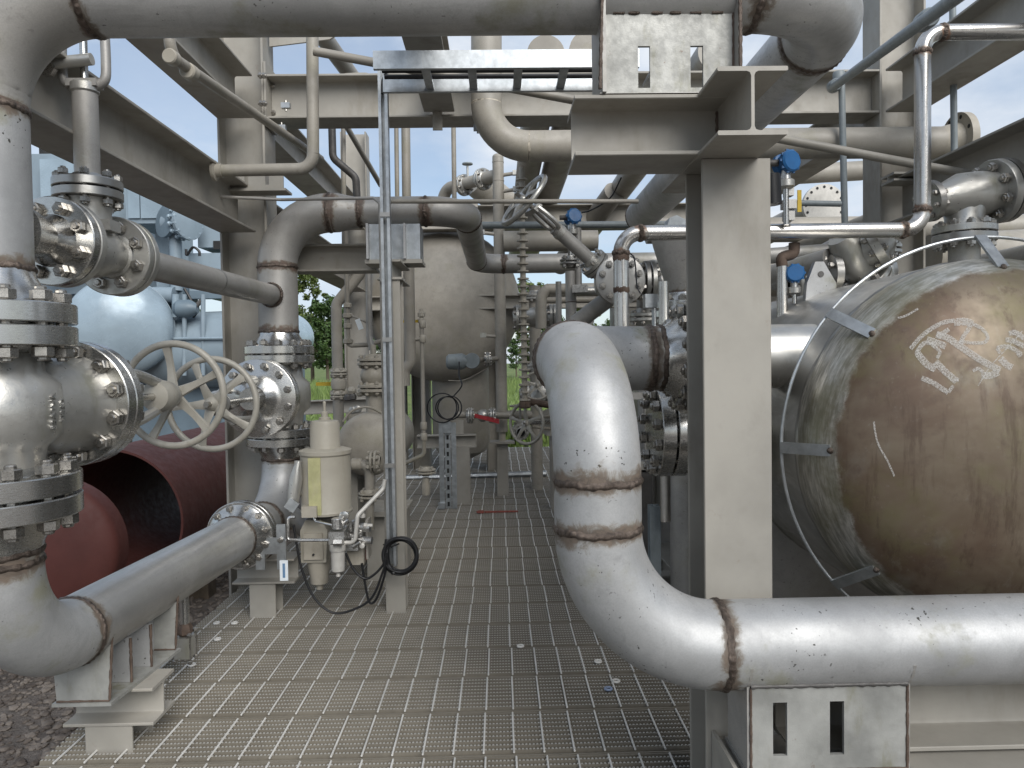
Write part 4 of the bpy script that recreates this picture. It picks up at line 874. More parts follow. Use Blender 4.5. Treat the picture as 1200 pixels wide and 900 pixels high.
# ---- big tan vessel in the back with its boot
tvc = at(519, 357, 8.3); tr_ = px(90, 8.3)
tv = thing('tan_vessel', 'large tan vessel with rounded end behind the goose-neck pipe', 'vessel', (tvc.x, 8.3, tvc.z - tr_))
part('domed_head', headmesh((tvc.x, 8.3, tvc.z), tr_, tr_ * .5, -Y_, 48, 14), 'pipe_beige', tv); part('shell', MB().lathe((tvc.x, 8.35, tvc.z), Y_, [(tr_, 0), (tr_, 2.6)], 48), 'pipe_beige', tv)
bc_ = at(536, 470, 7.95); br = px(36, 7.95)
part('boot', MB().lathe((bc_.x, 8.62, tvc.z - tr_ * .75), -Z, [(br, 0), (br, tvc.z - tr_ * .75 - at(536, 520, 8.5).z), (br * .85, tvc.z - tr_ * .75 - at(536, 530, 8.5).z), (br * .4, tvc.z - tr_ * .75 - at(536, 538, 8.5).z)], 32), 'pipe_beige', tv)
for dx in (-.62, .52): part('leg', ibeam_mb((tvc.x + dx, 9.3, -.03), (tvc.x + dx, 9.3, tvc.z - tr_ * .4), .15, .15, .01, .012, Y_), SB, tv)
beam('far_post', V(at(578, 470, 9.0).x, 9.0, -.03), V(at(578, 470, 9.0).x, 9.0, at(578, 330, 9.0).z), .16, .16, 'dark tan post right of the tan vessel boot', up=X, cat='post')
# ---- right of the strut: vent loop with yellow lever, 3 inch drop
y5 = 5.9
small('drop_pipe', 'beige pipe just right of the post ending in an elbow over the tan vessel', 'pipe', [at(478, 262, y5), at(481, 425, y5), at(474, 434, y5), at(474, 452, y5)], .044, 'pipe_beige', .07, 22)
tl = small('small_bore_pipe', 'slim beige small-bore pipe with fittings right of the post', 'pipe', [at(494, 372, y5), at(497, 533, y5), at(470, 545, y5), at(455, 545, y5)], .017, 'pipe_beige', .045)
for v in (380, 397, 499, 512): collar(tl, at(495 + (v - 372) * .012, v, y5), Z, .027, .06, 'cast_beige')
part('branch', MB().cyl(at(475, 399, y5), at(494, 397, y5), .016, 12), 'pipe_beige', tl); part('plug', MB().lathe(at(494, 371, y5), Z, [(.03, 0), (.03, .03), (.018, .035), (.014, .06)], 8), 'cast_beige', tl)
ball_valve('vent_valve', 'small vent valve with yellow lever right of the post', at(494, 376, y5), Z, .018, -X, .16, fl=False)
fl2(tl, at(499, 552, y5), Z, .16, .016, .03, 4, .012); part('drain_body', MB().lathe(at(499, 580, y5), Z, [(.03, 0), (.036, .02), (.036, .07), (.028, .14)], 8), 'cast_beige', tl)
# ---- perforated strut with cable coil, H post with shelf, red-lever valve
ps_ = thing('perforated_strut', 'galvanised perforated channel standing on the grating with a black cable coil', 'strut', (at(526, 596, 6.65).x, 6.65, 0))
xk = at(526, 596, 6.65).x; zk = at(526, 495, 6.65).z; m = MB()
for s in (-1, 1): m.box((xk + s * .055 - .022, 6.63, 0), (xk + s * .055 + .022, 6.634, zk))
m.box((xk - .026, 6.64, 0), (xk + .026, 6.645, zk)); part('channel', m, 'galvanised', ps_)
zz = .04
while zz < zk - .05: part('slot', MB().cbox((xk, 6.638, zz), (.02, .003, .04)), 'gasket_dark', ps_); zz += .075
part('foot_clip', MB().cbox((xk - .06, 6.62, .03), (.06, .05, .05)), 'galvanised', ps_)
part('junction_box', MB().cbox((xk, 6.61, zk - .04), (.07, .03, .10)), 'galvanised', ps_)
co = thing('cable_coil', 'small loop of black cable hung on the perforated strut', 'cable', at(522, 480, 6.58))
for k, (du, rr) in enumerate(((-4, .13), (2, .10), (5, .105))):
    c = at(522 + du, 478, 6.57 - k * .012); part('cable_loop', MB().tube([c + V(math.cos(q) * rr, .015 * math.sin(q * 2), math.sin(q) * rr) for q in [2 * math.pi * j / 28 for j in range(28)]], .0065, 6, closed=True), 'rubber_black', co)
part('cable_tail', MB().tube(bez([at(530, 466, 6.58), at(541, 452, 6.6), at(538, 440, 6.7), at(538, 424, 6.8)], 8), .0065, 6), 'rubber_black', co)
hx = at(543, 588, 6.95).x
hs = thing('pipe_stand', 'beige H post with shelf beside the perforated strut', 'pipe stand', (hx, 6.95, 0)); zh = at(543, 524, 6.95).z
part('post', ibeam_mb((hx, 6.95, -.03), (hx, 6.95, zh), .13, .14, .008, .011, Y_), SB, hs); part('shelf_beam', ibeam_mb((hx - .42, 6.95, zh + .06), (hx + .13, 6.95, zh + .06), .12, .13, .007, .01, Z), SB, hs)
part('bracket', MB().cbox((hx - .03, 6.93, zh + .19), (.09, .02, .13)), SB, hs)
rv0 = at(566, 487, 7.05); rv = thing('ball_valve', 'flanged ball valve with red lever beside the upright pipe', 'valve', rv0 - Z * .1)
part('pipe_section', MB().cyl(at(533, 486, 7.05), at(600, 487, 7.15), .032, 16), 'pipe_beige', rv); part('body', MB().ball(rv0, .062, 18, 10), 'cast_grey', rv)
for u in (551, 577): fl2(rv, at(u, 487, 7.05), X, .155, .016, .034, 8, .013, 'cast_grey', bmat='bolt_steel')
m = MB(); a, b = at(556, 487, 6.90), at(585, 494, 6.90); m.add([a + V(0, 0, .018), a - V(0, 0, .018), b - V(0, 0, .022), b + V(0, 0, .022), a + V(0, .012, .018), a + V(0, .012, -.018), b + V(0, .012, -.022), b + V(0, .012, .022)], [(0, 1, 2, 3), (7, 6, 5, 4), (0, 4, 5, 1), (1, 5, 6, 2), (2, 6, 7, 3), (3, 7, 4, 0)]); part('lever', m, 'red_handle', rv)
tq = at(551, 421, 7.0); tt = thing('transmitter', 'pair of teal grey instrument heads in front of the tan vessel', 'transmitter', tq - Z * .05)
part('housing', MB().lathe(at(523, 424, 6.98), X, [(.05, 0), (.072, .02), (.078, .15), (.055, .19), (.04, .24)], 20), 'teal_grey', tt); part('housing', MB().lathe(at(553, 423, 6.93), Y_, [(.07, 0), (.075, .02), (.075, .12), (.05, .15)], 20), 'teal_grey', tt)
part('nipple', MB().cyl(at(540, 424, 7.0), at(560, 423, 7.0), .02, 10), 'machined', tt); part('support_pipe', MB().cyl(at(561, 422, 7.0), at(584, 420, 7.28), .024, 12), 'pipe_beige', tt); fl2(tt, at(572, 421, 7.03), X, .14, .014, .02, 6, .013, 'cast_grey', bmat='bolt_steel')
part('whisker', MB().tube(bez([at(525, 446, 7.0), at(545, 445, 7.0), at(570, 432, 7.05)], 6), .005, 6), 'pipe_beige', tt)
# wheel valve low behind the front elbow
wv = thing('wheel_valve', 'low valve with grey spoked wheel left of the front elbow', 'valve', at(640, 500, 6.2)); wc = at(617, 496, 6.2); wax = V(-.62, -.75, .05).normalized()
wheel(wv, wc, wax, .172, 5, .014, .3); part('stem', MB().cyl(wc + wax * .03, wc - wax * .45, .018, 12), 'machined', wv)
for s in (-1, 1): part('yoke_arm', MB().cyl(wc - wax * .07 + Z * s * .03, wc - wax * .34 + Z * s * .055, .014, 10), 'cast_beige', wv)
vb = wc - wax * .42; part('body', MB().lathe(vb, wax, [(.10, -.12), (.11, 0), (.08, .06), (.12, .065), (.12, .09)], 24), 'cast_beige', wv); part('pipe_section', MB().cyl((vb.x, vb.y, -.03), (vb.x, vb.y, vb.z + .30), .057, 20), 'pipe_beige', wv); fl2(wv, (vb.x, vb.y, vb.z + .24), Z, .23, .025, .057)
small('kick_bar', 'galvanised bar lying level across the far end of the grating', 'bar', [at(455, 561, 8.4), at(640, 555, 8.4)], .035, 'galvanised', seg=8)
# wrench on the grating
wz = .012; wa, wb = at(565, 602, 6.4), at(607, 602, 6.45); wr = thing('wrench', 'rusty red wrench lying on the grating', 'wrench', (wa.x, wa.y, 0))
part('handle', MB().box((wa.x + .02, 6.40, .003), (wb.x, 6.425, .015)), 'wrench_red', wr)
part('jaw', MB().tube([(wa.x - .012 + .03 * math.cos(q), 6.413 + .03 * math.sin(q), .009) for q in [R(40) + R(280) * j / 12 for j in range(13)]], .009, 8), 'wrench_red', wr)
# ---- inclined gate valve in the centre
iv0 = at(721, 331, 4.45); iax = (at(640, 258, 4.30) - at(712, 323, 4.45)).normalized()
iv = thing('inclined_valve', 'grey flanged valve with inclined stem tube and tilted wheel, centre', 'valve', iv0 - Z * .15)
part('body', MB().lathe(iv0, X, [(.06, -.12), (.10, -.06), (.115, 0), (.10, .06), (.06, .14)], 32).lathe(iv0, iax, [(.09, 0), (.07, .11), (.06, .15)], 28), 'cast_grey', iv, ang=50)
for kk, dd in ((-.035, .29), (.035, .27)):
    part('flange', MB().lathe(iv0 + V(.01, -.02, 0) + Y_ * (kk - .05), -Y_, [(.08, 0), (dd / 2, .001), (dd / 2, .028), (dd / 2 - .004, .03), (.07, .03)], 40), 'machined_dull', iv)
bolts(iv, iv0 + V(.01, -.09, 0), Y_, .225, 10, .022, .15)
part('bonnet_flange', MB().lathe(iv0 + iax * .15, iax, [(.05, 0), (.088, .001), (.088, .022), (.05, .023)], 28), 'cast_grey', iv); part('bonnet_flange', MB().lathe(iv0 + iax * .178, iax, [(.088, 0), (.088, .022), (.05, .023), (.045, .05)], 28), 'cast_grey', iv)
bolts(iv, iv0 + iax * .176, iax, .145, 6, .014, .09)
part('stem_tube', MB().cyl(iv0 + iax * .2, iv0 + iax * .50, .040, 24), 'pipe_mid', iv); collar(iv, iv0 + iax * .46, iax, .044, .03, 'cast_grey', 24)
a, b, n = frame(iax)
for s in (-1, 1): part('yoke_arm', MB().tube(bez([iv0 + iax * .49 + a * s * .03, iv0 + iax * .52 + a * s * .062, iv0 + iax * .60 + a * s * .066, iv0 + iax * .665 + a * s * .055], 5), .014, 8), 'cast_grey', iv)
part('yoke_top', MB().cbox(iv0 + iax * .665, (.05, .12, .03), Matrix((b, a, n)).transposed()), 'cast_grey', iv)
part('stem', MB().cyl(iv0 + iax * .48, iv0 + iax * .76, .014, 10), 'bolt_steel', iv); wheel(iv, iv0 + iax * .74, iax, .17, 5, .0155, .1, 'cast_grey')
part('pipe_section', MB().cyl(iv0 + X * .13, iv0 + X * .50 - Z * .0, .06, 24), 'pipe_mid', iv); part('pipe_section', MB().cyl(iv0 - V(.02, 0, .08), at(676, 378, 4.6), .052, 20), 'pipe_mid', iv)
fl2(iv, iv0 + X * .20, X, .25, .03, .06, 8, .02, 'machined_dull', 28, 'bolt_steel')
# instrument riser in front of the long back pipe
ir = at(669, 345, 4.9); it_ = thing('instrument_riser', 'slim stainless instrument riser with small valve, centre', 'pipe', (ir.x, 4.9, at(669, 385, 4.9).z))
part('pipe_section', MB().cyl((ir.x, 4.9, at(669, 430, 4.9).z), (ir.x, 4.9, at(669, 318, 4.9).z), .036, 20), 'pipe_mid', it_); fl2(it_, (ir.x, 4.9, at(669, 307, 4.9).z), Z, .14, .016, .03, 4, .018, 'machined_dull', 20, 'bolt_steel')
part('riser', MB().cyl((ir.x, 4.9, at(669, 300, 4.9).z), (ir.x, 4.9, at(669, 262, 4.9).z), .016, 12), 'machined', it_); part('gauge_pipe', MB().cyl((ir.x + .05, 4.88, at(669, 345, 4.9).z), (ir.x + .05, 4.88, at(669, 268, 4.9).z), .022, 12), 'pipe_mid', it_)
part('needle_valve', MB().cbox((ir.x + .05, 4.82, at(669, 340, 4.9).z), (.10, .06, .05)), 'aluminium', it_); part('side_cock', MB().cyl((ir.x + .03, 4.85, at(669, 342, 4.9).z), (ir.x + .20, 4.86, at(669, 342, 4.9).z), .026, 14), 'cast_grey', it_); part('weld_bead', MB().lathe((ir.x, 4.9, at(669, 355, 4.9).z), Z, [(.034, 0), (.039, .005), (.034, .010)], 18), 'rusty', it_)
transmitter('blue transmitter head above the slim instrument riser, centre', at(671, 255, 4.88), .05, (.3, -1, .2), drop=.06)
small('black_cable', 'black cable sagging from the bracket to the centre blue transmitter', 'cable', bez([at(728, 208, 4.6), at(715, 232, 4.7), at(693, 246, 4.8), at(682, 249, 4.86)], 5), .005, 'rubber_black', .02, 6)
# stainless hook pipe: rises behind the front elbow, turns right, runs behind the column, up at right
ss = thing('stainless_pipe', 'stainless pipe rising behind the front elbow and running right past the column', 'pipe', at(728, 430, 2.95)); zs_ = at(760, 273, 2.95).z; xv = at(728, 330, 2.95).x; xw = at(1081, 240, 2.95).x
run(ss, [(xv, 2.95, 1.0), (xv, 2.95, zs_), (xw, 2.95, zs_), (xw, 2.95, at(1088, 38, 2.95).z), (xw + 1.3, 2.95, at(1088, 38, 2.95).z)], .0305, 'pipe_stainless', .078, seg=30, hw=.045)
weld(ss, (xv, 2.95, at(728, 340, 2.95).z), Z, .0305, .012, .002, 'rusty'); weld(ss, (xv, 2.95, at(728, 302, 2.95).z), Z, .0305, .014, .002, 'rusty')
# reducer stack half hidden by the column
rc = at(802, 330, 3.45); rs = thing('reducer_stack', 'grey conical reducer on bolted flanges just left of the column', 'pipe', (rc.x, 3.45, .3))
z_ = lambda v: at(802, v, 3.45).z
rr_ = MB().lathe((rc.x, 3.45, z_(345)), Z, [(.075, 0), (.08, .02), (.14, z_(290) - z_(345)), (.15, z_(280) - z_(345))], 36); rr_.w['weld'] = [1.0] * 36 + [.5] * 36 + [0] * 72; part('reducer', rr_, 'pipe_mid', rs)
part('cap', MB().ball((rc.x, 3.45, z_(280)), .15, 36, 6, Z, .35, True), 'pipe_mid', rs); fl2(rs, (rc.x, 3.45, z_(363)), Z, .29, .035, .075, 10, .022, 'machined', 36, 'bolt_steel'); part('pipe_section', MB().cyl((rc.x, 3.45, -.03), (rc.x, 3.45, z_(375)), .075, 28), 'pipe_mid', rs)
part('top_block', MB().prism([at(780, 272, 3.4), at(785, 255, 3.4), at(793, 252, 3.4), at(805, 258, 3.4), at(805, 272, 3.4)], (0, .1, 0)), 'galvanised', rs); part('junction_box', MB().cbox(at(762, 353, 3.3), (.055, .06, .06)), 'galvanised', rs); part('box_stalk', MB().cyl(at(766, 360, 3.32), at(767, 400, 3.32), .010, 10), 'galvanised', rs)
small('black_cable', 'thin black cable looping past the inclined valve flange', 'cable', bez([at(800, 345, 3.5), at(770, 350, 3.6), at(748, 340, 4.0), at(742, 300, 4.2), at(720, 296, 4.3)], 5), .004, 'rubber_black', .02, 6)
# grey stand and flanged frame between front elbow and column
sg = thing('side_stand', 'dark grey steel stand in the gap between front elbow and column', 'stand', (at(752, 620, 3.6).x, 3.6, -.03))
xg = at(752, 620, 3.6).x; part('post', ibeam_mb((xg, 3.6, -.03), (xg, 3.6, at(752, 552, 3.6).z), .09, .09, .007, .009, Y_), 'dark_steel', sg); part('top_frame', MB().cbox((xg - .03, 3.6, at(752, 545, 3.6).z), (.16, .12, .03)), SB, sg)
part('yoke_frame', MB().box((xg - .10, 3.6, at(752, 540, 3.6).z), (xg - .07, 3.63, at(752, 462, 3.6).z)).box((xg + .02, 3.6, at(752, 540, 3.6).z), (xg + .05, 3.63, at(752, 462, 3.6).z)).box((xg - .10, 3.6, at(752, 468, 3.6).z), (xg + .05, 3.63, at(752, 460, 3.6).z)), 'pipe_mid', sg)
beam('side_post', V(at(767, 640, 3.3).x, 3.3, -.03), V(at(767, 640, 3.3).x, 3.3, at(767, 592, 3.3).z), .05, .05, 'short teal grey post in the dark gap beside the column', .006, .007, Y_, 'post', mat='teal_grey')
# ---- right-hand cluster above the brown vessel
S = 1.22; av0 = at(1130, 230, 3.12); av = thing('angle_valve', 'grey angle valve with bolted flanges above the brown vessel', 'valve', av0 - Z * .14)
odir = V(.80, .10, .12).normalized()
part('body', MB().lathe(av0, odir, [(.05 * S, -.12 * S), (.056 * S, -.08 * S), (.08 * S, -.02 * S), (.078 * S, .06 * S), (.07 * S, .12 * S)], 32).lathe(av0, -Z, [(.075 * S, 0), (.06 * S, .08 * S), (.075 * S, .105 * S)], 32), 'cast_grey', av, ang=50)
part('flange', MB().lathe(av0 - Z * .105 * S, -Z, [(.06, 0), (.12, .001), (.122, .004), (.122, .026), (.12, .029)], 36), 'cast_grey', av); part('flange', MB().lathe(av0 - Z * .133 * S, -Z, [(.12, 0), (.122, .003), (.122, .028), (.12, .031)], 36), 'machined_dull', av); bolts(av, av0 - Z * .1325 * S, Z, .20, 10, .019, .12)
c = av0 + odir * .135 * S; part('flange', MB().lathe(c, odir, [(.07, -.035), (.133, -.034), (.135, -.03), (.135, -.003)], 36), 'cast_grey', av); part('flange', MB().lathe(c, odir, [(.135, .003), (.135, .032), (.132, .036), (.075, .036), (.052, .085)], 36), 'machined_dull', av); bolts(av, c, odir, .21, 8, .022, .145)
c2 = c + odir * .085; q3 = c2 + odir * .11
pipe_thing('grey_elbow_pipe', 'grey pipe elbowing down from the angle valve onto the brown vessel', 'pipe', [c2, q3, V(q3.x, q3.y, VC.z + VR * .8)], .042, 'pipe_mid', Rb=.1, seg=28, hw=.03)
part('inlet_flange', MB().lathe(av0 - odir * .12 * S, -odir, [(.055, 0), (.085, .001), (.085, .028), (.05, .03)], 28), 'machined_dull', av); bolts(av, av0 - odir * (.12 * S + .012), odir, .13, 8, .014, .07); part('lower_stub', MB().cyl(av0 - Z * .16 * S, V(av0.x, av0.y, VC.z + VR * .93), .06, 24), 'pipe_mid', av)
tv0 = at(1000, 303, 3.15); td = V(.55, .25, -.62).normalized(); t3 = thing('tilted_valve', 'grey flanged valve tilted over the vessel shell behind the lifting lug', 'valve', tv0 - Z * .15)
part('body', MB().lathe(tv0, td, [(.05, -.12), (.075, -.05), (.085, 0), (.07, .07), (.055, .10)], 30), 'cast_grey', t3, ang=50); fl2(t3, tv0 + td * .12, td, .21, .025, .045, 8, .018, 'cast_grey', 30, 'bolt_steel')
sd_ = td.cross(Y_).normalized(); part('side_flange', MB().lathe(tv0 - sd_ * .10 - V(.03, 0, 0), -X, [(.06, -.03), (.085, -.03), (.085, 0), (.07, .005)], 28), 'machined_dull', t3); bolts(t3, tv0 - sd_ * .10 - V(.03, 0, 0), X, .13, 6, .016, .07)
part('bonnet', MB().lathe(tv0, V(.75, -.5, .45), [(.06, 0), (.08, .08), (.1, .085), (.1, .12), (.08, .125), (.03, .17)], 30), 'cast_grey', t3); bolts(t3, tv0 + V(.75, -.5, .45).normalized() * .10, V(.75, -.5, .45), .165, 8, .018, .08)
part('pipe_section', MB().cyl(tv0 + td * .14, tv0 + td * .42, .04, 20), 'pipe_mid', t3); part('pipe_section', MB().cyl(tv0 - V(.10, 0, 0), tv0 + V(-.55, .9, -.10), .045, 20), 'pipe_mid', t3)
transmitter('blue transmitter head right of the column top', at(921, 191, 2.9), .043, (.35, -1, .05), drop=.24); transmitter('lower blue transmitter head on the vessel shell right of the column', at(931, 321, 3.0), .036, (-.25, -1, .05), drop=.12)
nd = at(908, 335, 3.0); nv = thing('rusty_nipple', 'rusty elbow fitting on a short stainless riser right of the column', 'fitting', (nd.x, 3.0, at(908, 366, 3.0).z)); part('riser', MB().cyl((nd.x + .03, 3.0, VC.z + VR * .6), (nd.x + .03, 3.0, at(913, 312, 3.0).z), .021, 16), 'pipe_stainless', nv); part('fitting', MB().tube(bez([V(nd.x + .03, 3.0, at(913, 312, 3.0).z), V(nd.x + .03, 3.0, at(913, 302, 3.0).z), V(nd.x + .075, 3.0, at(913, 297, 3.0).z), V(nd.x + .08, 3.0, at(913, 285, 3.0).z)], 5), .022, 12), 'rusty', nv)
mf = thing('manifold', 'small instrument manifold with yellow tag below the upper blue transmitter', 'manifold', at(925, 262, 2.92)); c = at(924, 240, 2.92)
for dz, w_ in ((0, .05), (-.045, .035), (.05, .03)): part('block', MB().cbox(c + Z * dz, (w_, .04, .035)), 'machined_dull', mf)
part('tag', MB().cbox(c + V(.035, -.02, .01), (.016, .004, .085)), 'yellow_handle', mf); part('stem', MB().cyl(c - Z * .06, V(c.x, 2.95, zs_ + .025), .012, 10), 'machined', mf)
small('black_hose', 'thick black hose end against the right edge of the column', 'hose', [at(903, 205, 2.75), at(905, 240, 2.75)], .035, 'rubber_black', seg=14)
fb = bp; e_ = V(at(1126, 152, 4.12).x, 4.12, at(570, 172, 4.12).z); part('flange', MB().lathe(e_, X, [(.084, -.12), (.105, -.034), (.158, -.032), (.158, .008), (.09, .009)], 36), 'cast_beige', fb)
for k in range(8): q = 2 * math.pi * (k + .5) / 8; part('bolt_hole', MB().lathe(e_ + V(-.0335, .132 * math.cos(q), .132 * math.sin(q)), X, [(.012, 0), (.012, .043)], 10), 'gasket_dark', fb)
for (x, z, rr, lab) in ((2.95, 1.80, .115, 'lower tan header running back behind the angle valve'), (2.95, 2.35, .09, 'upper tan header running back at far right'), (2.15, 1.62, .10, 'tan header running back just above the vessel shell')):
    pipe_thing('header_pipe', lab, 'pipe', [(x, 3.4, z), (x, 12.0, z)], rr, 'pipe_beige', welds=False, seg=30)
bd_ = at(965, 241, 7.5); bf = thing('blind_flange', 'pale round blind flange seen beyond the pipes right of the column', 'flange', bd_ - Z * .2); part('disc', MB().lathe(bd_, -Y_, [(.17, -.03), (.215, -.028), (.215, .02), (.12, .022)], 40), 'filter_grey', bf)
for k in range(16): q = 2 * math.pi * k / 16; part('bolt_hole', MB().lathe(bd_ + V(.185 * math.cos(q), -.0225, .185 * math.sin(q)), -Y_, [(.014, 0), (.014, .002)], 8), 'gasket_dark', bf)
part('pipe_section', MB().cyl(bd_ + Y_ * .03, bd_ + V(0, 2.2, 0), .14, 28), 'pipe_beige', bf)
cc_ = small('conduit', 'grey conduit slanting into the top right corner', 'conduit', [at(975, 103, 4.0), at(1130, -10, 2.2)], .022, 'teal_grey', seg=18)
collar(cc_, at(980, 99, 3.95), at(1130, -10, 2.2) - at(975, 103, 4.0), .034, .10, 'teal_grey'); collar(cc_, at(1090, 20, 2.6), at(1130, -10, 2.2) - at(975, 103, 4.0), .034, .10, 'teal_grey')
cd = small('conduit', 'thin grey upright conduit left of the right column', 'conduit', [at(986, 85, 4.0), at(990, 262, 4.0)], .017, 'teal_grey'); collar(cd, at(983, 92, 4.0), Z, .032, .07, 'teal_grey')
small('conduit', 'thin grey upright conduit in front of the right column', 'conduit', [at(1116, -20, 3.9), at(1119, 240, 3.9)], .0165, 'teal_grey')
small('conduit', 'short level conduit beside the upper blue transmitter', 'conduit', [at(934, 238, 3.6), at(985, 239, 3.6)], .014, 'teal_grey')
beam('stub_bracket', at(1085, 176, 4.6), at(1160, 176, 4.6), .11, .12, 'small beige stub bracket under the header flange', cat='bracket'); beam('stub_bracket', at(1040, 210, 4.2), at(1085, 210, 4.2), .05, .14, 'small dark stub bracket on the right column', cat='bracket')
# ================================================================== ACTUATOR GROUP
Ya = 3.86; A = lambda u, v, dy=0: at(u, v, Ya + dy)
ac0 = A(382, 560); za = lambda v: A(382, v).z; xa_ = ac0.x
ac = thing('actuator', 'beige cylindrical valve actuator with yellowed strip in front of the second riser', 'actuator', (xa_, Ya, za(690)))
part('cylinder', MB().lathe((xa_, Ya, za(600)), Z, [(.06, -.006), (.132, 0), (.134, .012), (.128, .022), (.128, za(533) - za(600)), (.134, za(531) - za(600)), (.134, za(527) - za(600)), (.10, za(524.5) - za(600))], 44), 'actuator_paint', ac)
part('spring_can', MB().lathe((xa_, Ya, za(528)), Z, [(.080, 0), (.077, .006), (.076, za(497) - za(528)), (.068, za(493) - za(528)), (.02, za(491.5) - za(528))], 36), 'actuator_paint', ac)
part('lifting_eye', MB().lathe((xa_, Ya, za(492)), Z, [(.03, 0), (.03, .012), (.018, .016), (.018, .04), (.008, .045), (.009, .09), (.004, .097)], 14), 'actuator_paint', ac)
part('strip', MB().box((A(369, 560).x, Ya - .1345, za(598)), (A(383, 560).x, Ya - .126, za(533))), 'yellow_stain', ac)
part('clamp_block', MB().cbox((A(371, 593).x, Ya - .13, za(593)), (.075, .05, .055)), 'cast_beige', ac)
bx_ = part('gear_box', MB().prism([(A(357, 655).x, Ya - .07, za(655)), (A(386, 655).x, Ya - .07, za(655)), (A(387, 618).x, Ya - .07, za(618)), (A(380, 606).x, Ya - .07, za(606)), (A(362, 606).x, Ya - .07, za(606)), (A(356, 618).x, Ya - .07, za(618))], (0, .15, 0)), 'actuator_paint', ac)
part('box_cover', MB().box((A(361, 652).x, Ya - .082, za(651)), (A(383, 652).x, Ya - .071, za(621))), 'cast_beige', bx_); part('cover_screw', MB().cyl((A(372, 645).x, Ya - .09, za(645)), (A(372, 645).x, Ya - .08, za(645)), .006, 8), 'gasket_dark', bx_)
part('drive_shaft', MB().lathe((A(374, 660).x, Ya, za(690)), Z, [(.018, 0), (.02, .03), (.045, .034), (.05, .08), (.06, .14), (.06, .17)], 20), 'cast_beige', ac)
part('top_stem', MB().cyl((xa_, Ya, za(606)), (xa_, Ya, za(598)), .05, 20), 'dark_steel', ac)
part('side_port', MB().cyl(A(340, 577, -.02), A(360, 577, -.05), .022, 14), 'actuator_paint', ac); part('side_pipe', MB().cyl(A(372, 634, .05), V(X2 + .08, 4.15, ZH), .05, 20), 'pipe_mid', ac)
ex = thing('exhaust_tube', 'grey tube with flat plate on the left of the actuator', 'tubing', A(345, 600, -.1)); part('tube', MB().cyl(A(341, 600, -.12), A(348, 540, -.1), .012, 10), 'pipe_mid', ex); part('wide_tube', MB().tube([A(343, 590, -.1), A(347, 560, -.1), A(350, 540, -.1)], [.03, .034, .012], 14), 'cast_grey', ex); part('plate', MB().cbox(A(342, 592, -.14), (.055, .015, .055), Matrix.Rotation(R(35), 3, 'Y')), 'galvanised', ex)
small('tubing', 'bent steel tube looping from the actuator side to the filter', 'tubing', [A(346, 606, -.16), A(338, 606, -.16), A(337, 633, -.16), A(388, 633, -.2)], .0085, 'aluminium', .018, 10); small('tubing', 'short thin tube from the actuator clamp to the filter top', 'tubing', [A(366, 604, -.14), A(370, 611, -.15), A(388, 615, -.2), A(393, 617, -.2)], .006, 'aluminium', .012, 8)
small('tubing', 'steel tube climbing from the filter to the strut', 'tubing', [A(396, 636, -.2), A(416, 636, -.2), A(419, 604, -.2), A(449, 573, -.09), A(451, 562, -.09)], .0105, 'filter_grey', .03, 12)
fr = thing('filter_regulator', 'pale grey air filter regulator hanging right of the actuator', 'filter', A(396, 668, -.2)); fz = lambda v: A(396, v, -.2).z; fx = A(396, 650, -.2).x; fy = Ya - .2
part('bowl', MB().lathe((fx, fy, fz(670)), Z, [(.02, 0), (.031, .006), (.033, .03), (.034, fz(645) - fz(670))], 24), 'filter_grey', fr); part('collar', MB().lathe((fx, fy, fz(645)), Z, [(.038, 0), (.040, .006), (.040, .03), (.034, .034)], 24), 'filter_grey', fr); part('drain_cock', MB().lathe((fx, fy, fz(676)), Z, [(.006, 0), (.012, .004), (.008, .02)], 10), 'filter_grey', fr)
part('head', MB().cbox((fx, fy, fz(629)), (.075, .06, .06)), 'aluminium', fr); part('knob', MB().lathe((fx, fy, fz(619)), Z, [(.026, 0), (.028, .004), (.028, fz(608) - fz(619)), (.024, fz(607) - fz(619))], 12), 'aluminium', fr, ang=20); part('fitting', MB().cyl(A(391, 636, -.25), A(401, 636, -.25), .018, 6), 'aluminium', fr)
so2 = thing('solenoid_block', 'cluster of aluminium solenoid valves beside the filter', 'solenoid valve', A(415, 650, -.12))
for (u, v, r_, l_, mt) in ((422, 618, .022, .07, 'aluminium'), (424, 633, .019, .07, 'aluminium'), (412, 614, .018, .06, 'machined_dull'), (411, 628, .02, .05, 'aluminium')): part('coil', MB().cyl(A(u - 4, v, -.14), A(u - 4, v, -.14) + V(l_, -.012, 0), r_, 14), mt, so2)
part('bank', MB().cbox(A(413, 628, -.06), (.10, .06, .10)), 'cast_grey', so2); part('enclosure', MB().cbox(A(418, 650, -.06), (.085, .08, .085)), 'cast_beige', so2); part('red_tag', MB().cbox(A(430, 650, -.04), (.014, .006, .05)), 'red_handle', so2); part('backing_plate', MB().cbox(A(432, 630, -.02), (.012, .10, .20)), SB, so2)
for k in range(6): part('fitting', MB().cyl(A(400 + k * 4, 612 + (k * 7) % 20, -.17), A(403 + k * 4, 610 + (k * 7) % 20, -.15), .011, 8), 'aluminium', so2)
for k in range(10):
    u, v = 398 + (k * 13) % 38, 606 + (k * 17) % 42; p = A(u, v, -.16 - .01 * (k % 4)); part('fitting', MB().lathe(p, (X, Z, Y_, V(1, 0, .6))[k % 4], [(.008, 0), (.014, .003), (.014, .018), (.009, .02), (.009, .045)], 8), ('aluminium', 'machined_dull', 'filter_grey')[k % 3], so2)
part('manifold_block', MB().cbox(A(408, 640, -.12), (.11, .05, .035)), 'aluminium', so2); part('gauge', MB().lathe(A(404, 604, -.16), -Y_, [(.022, 0), (.024, .003), (.024, .02), (.018, .022)], 20), 'machined', so2)
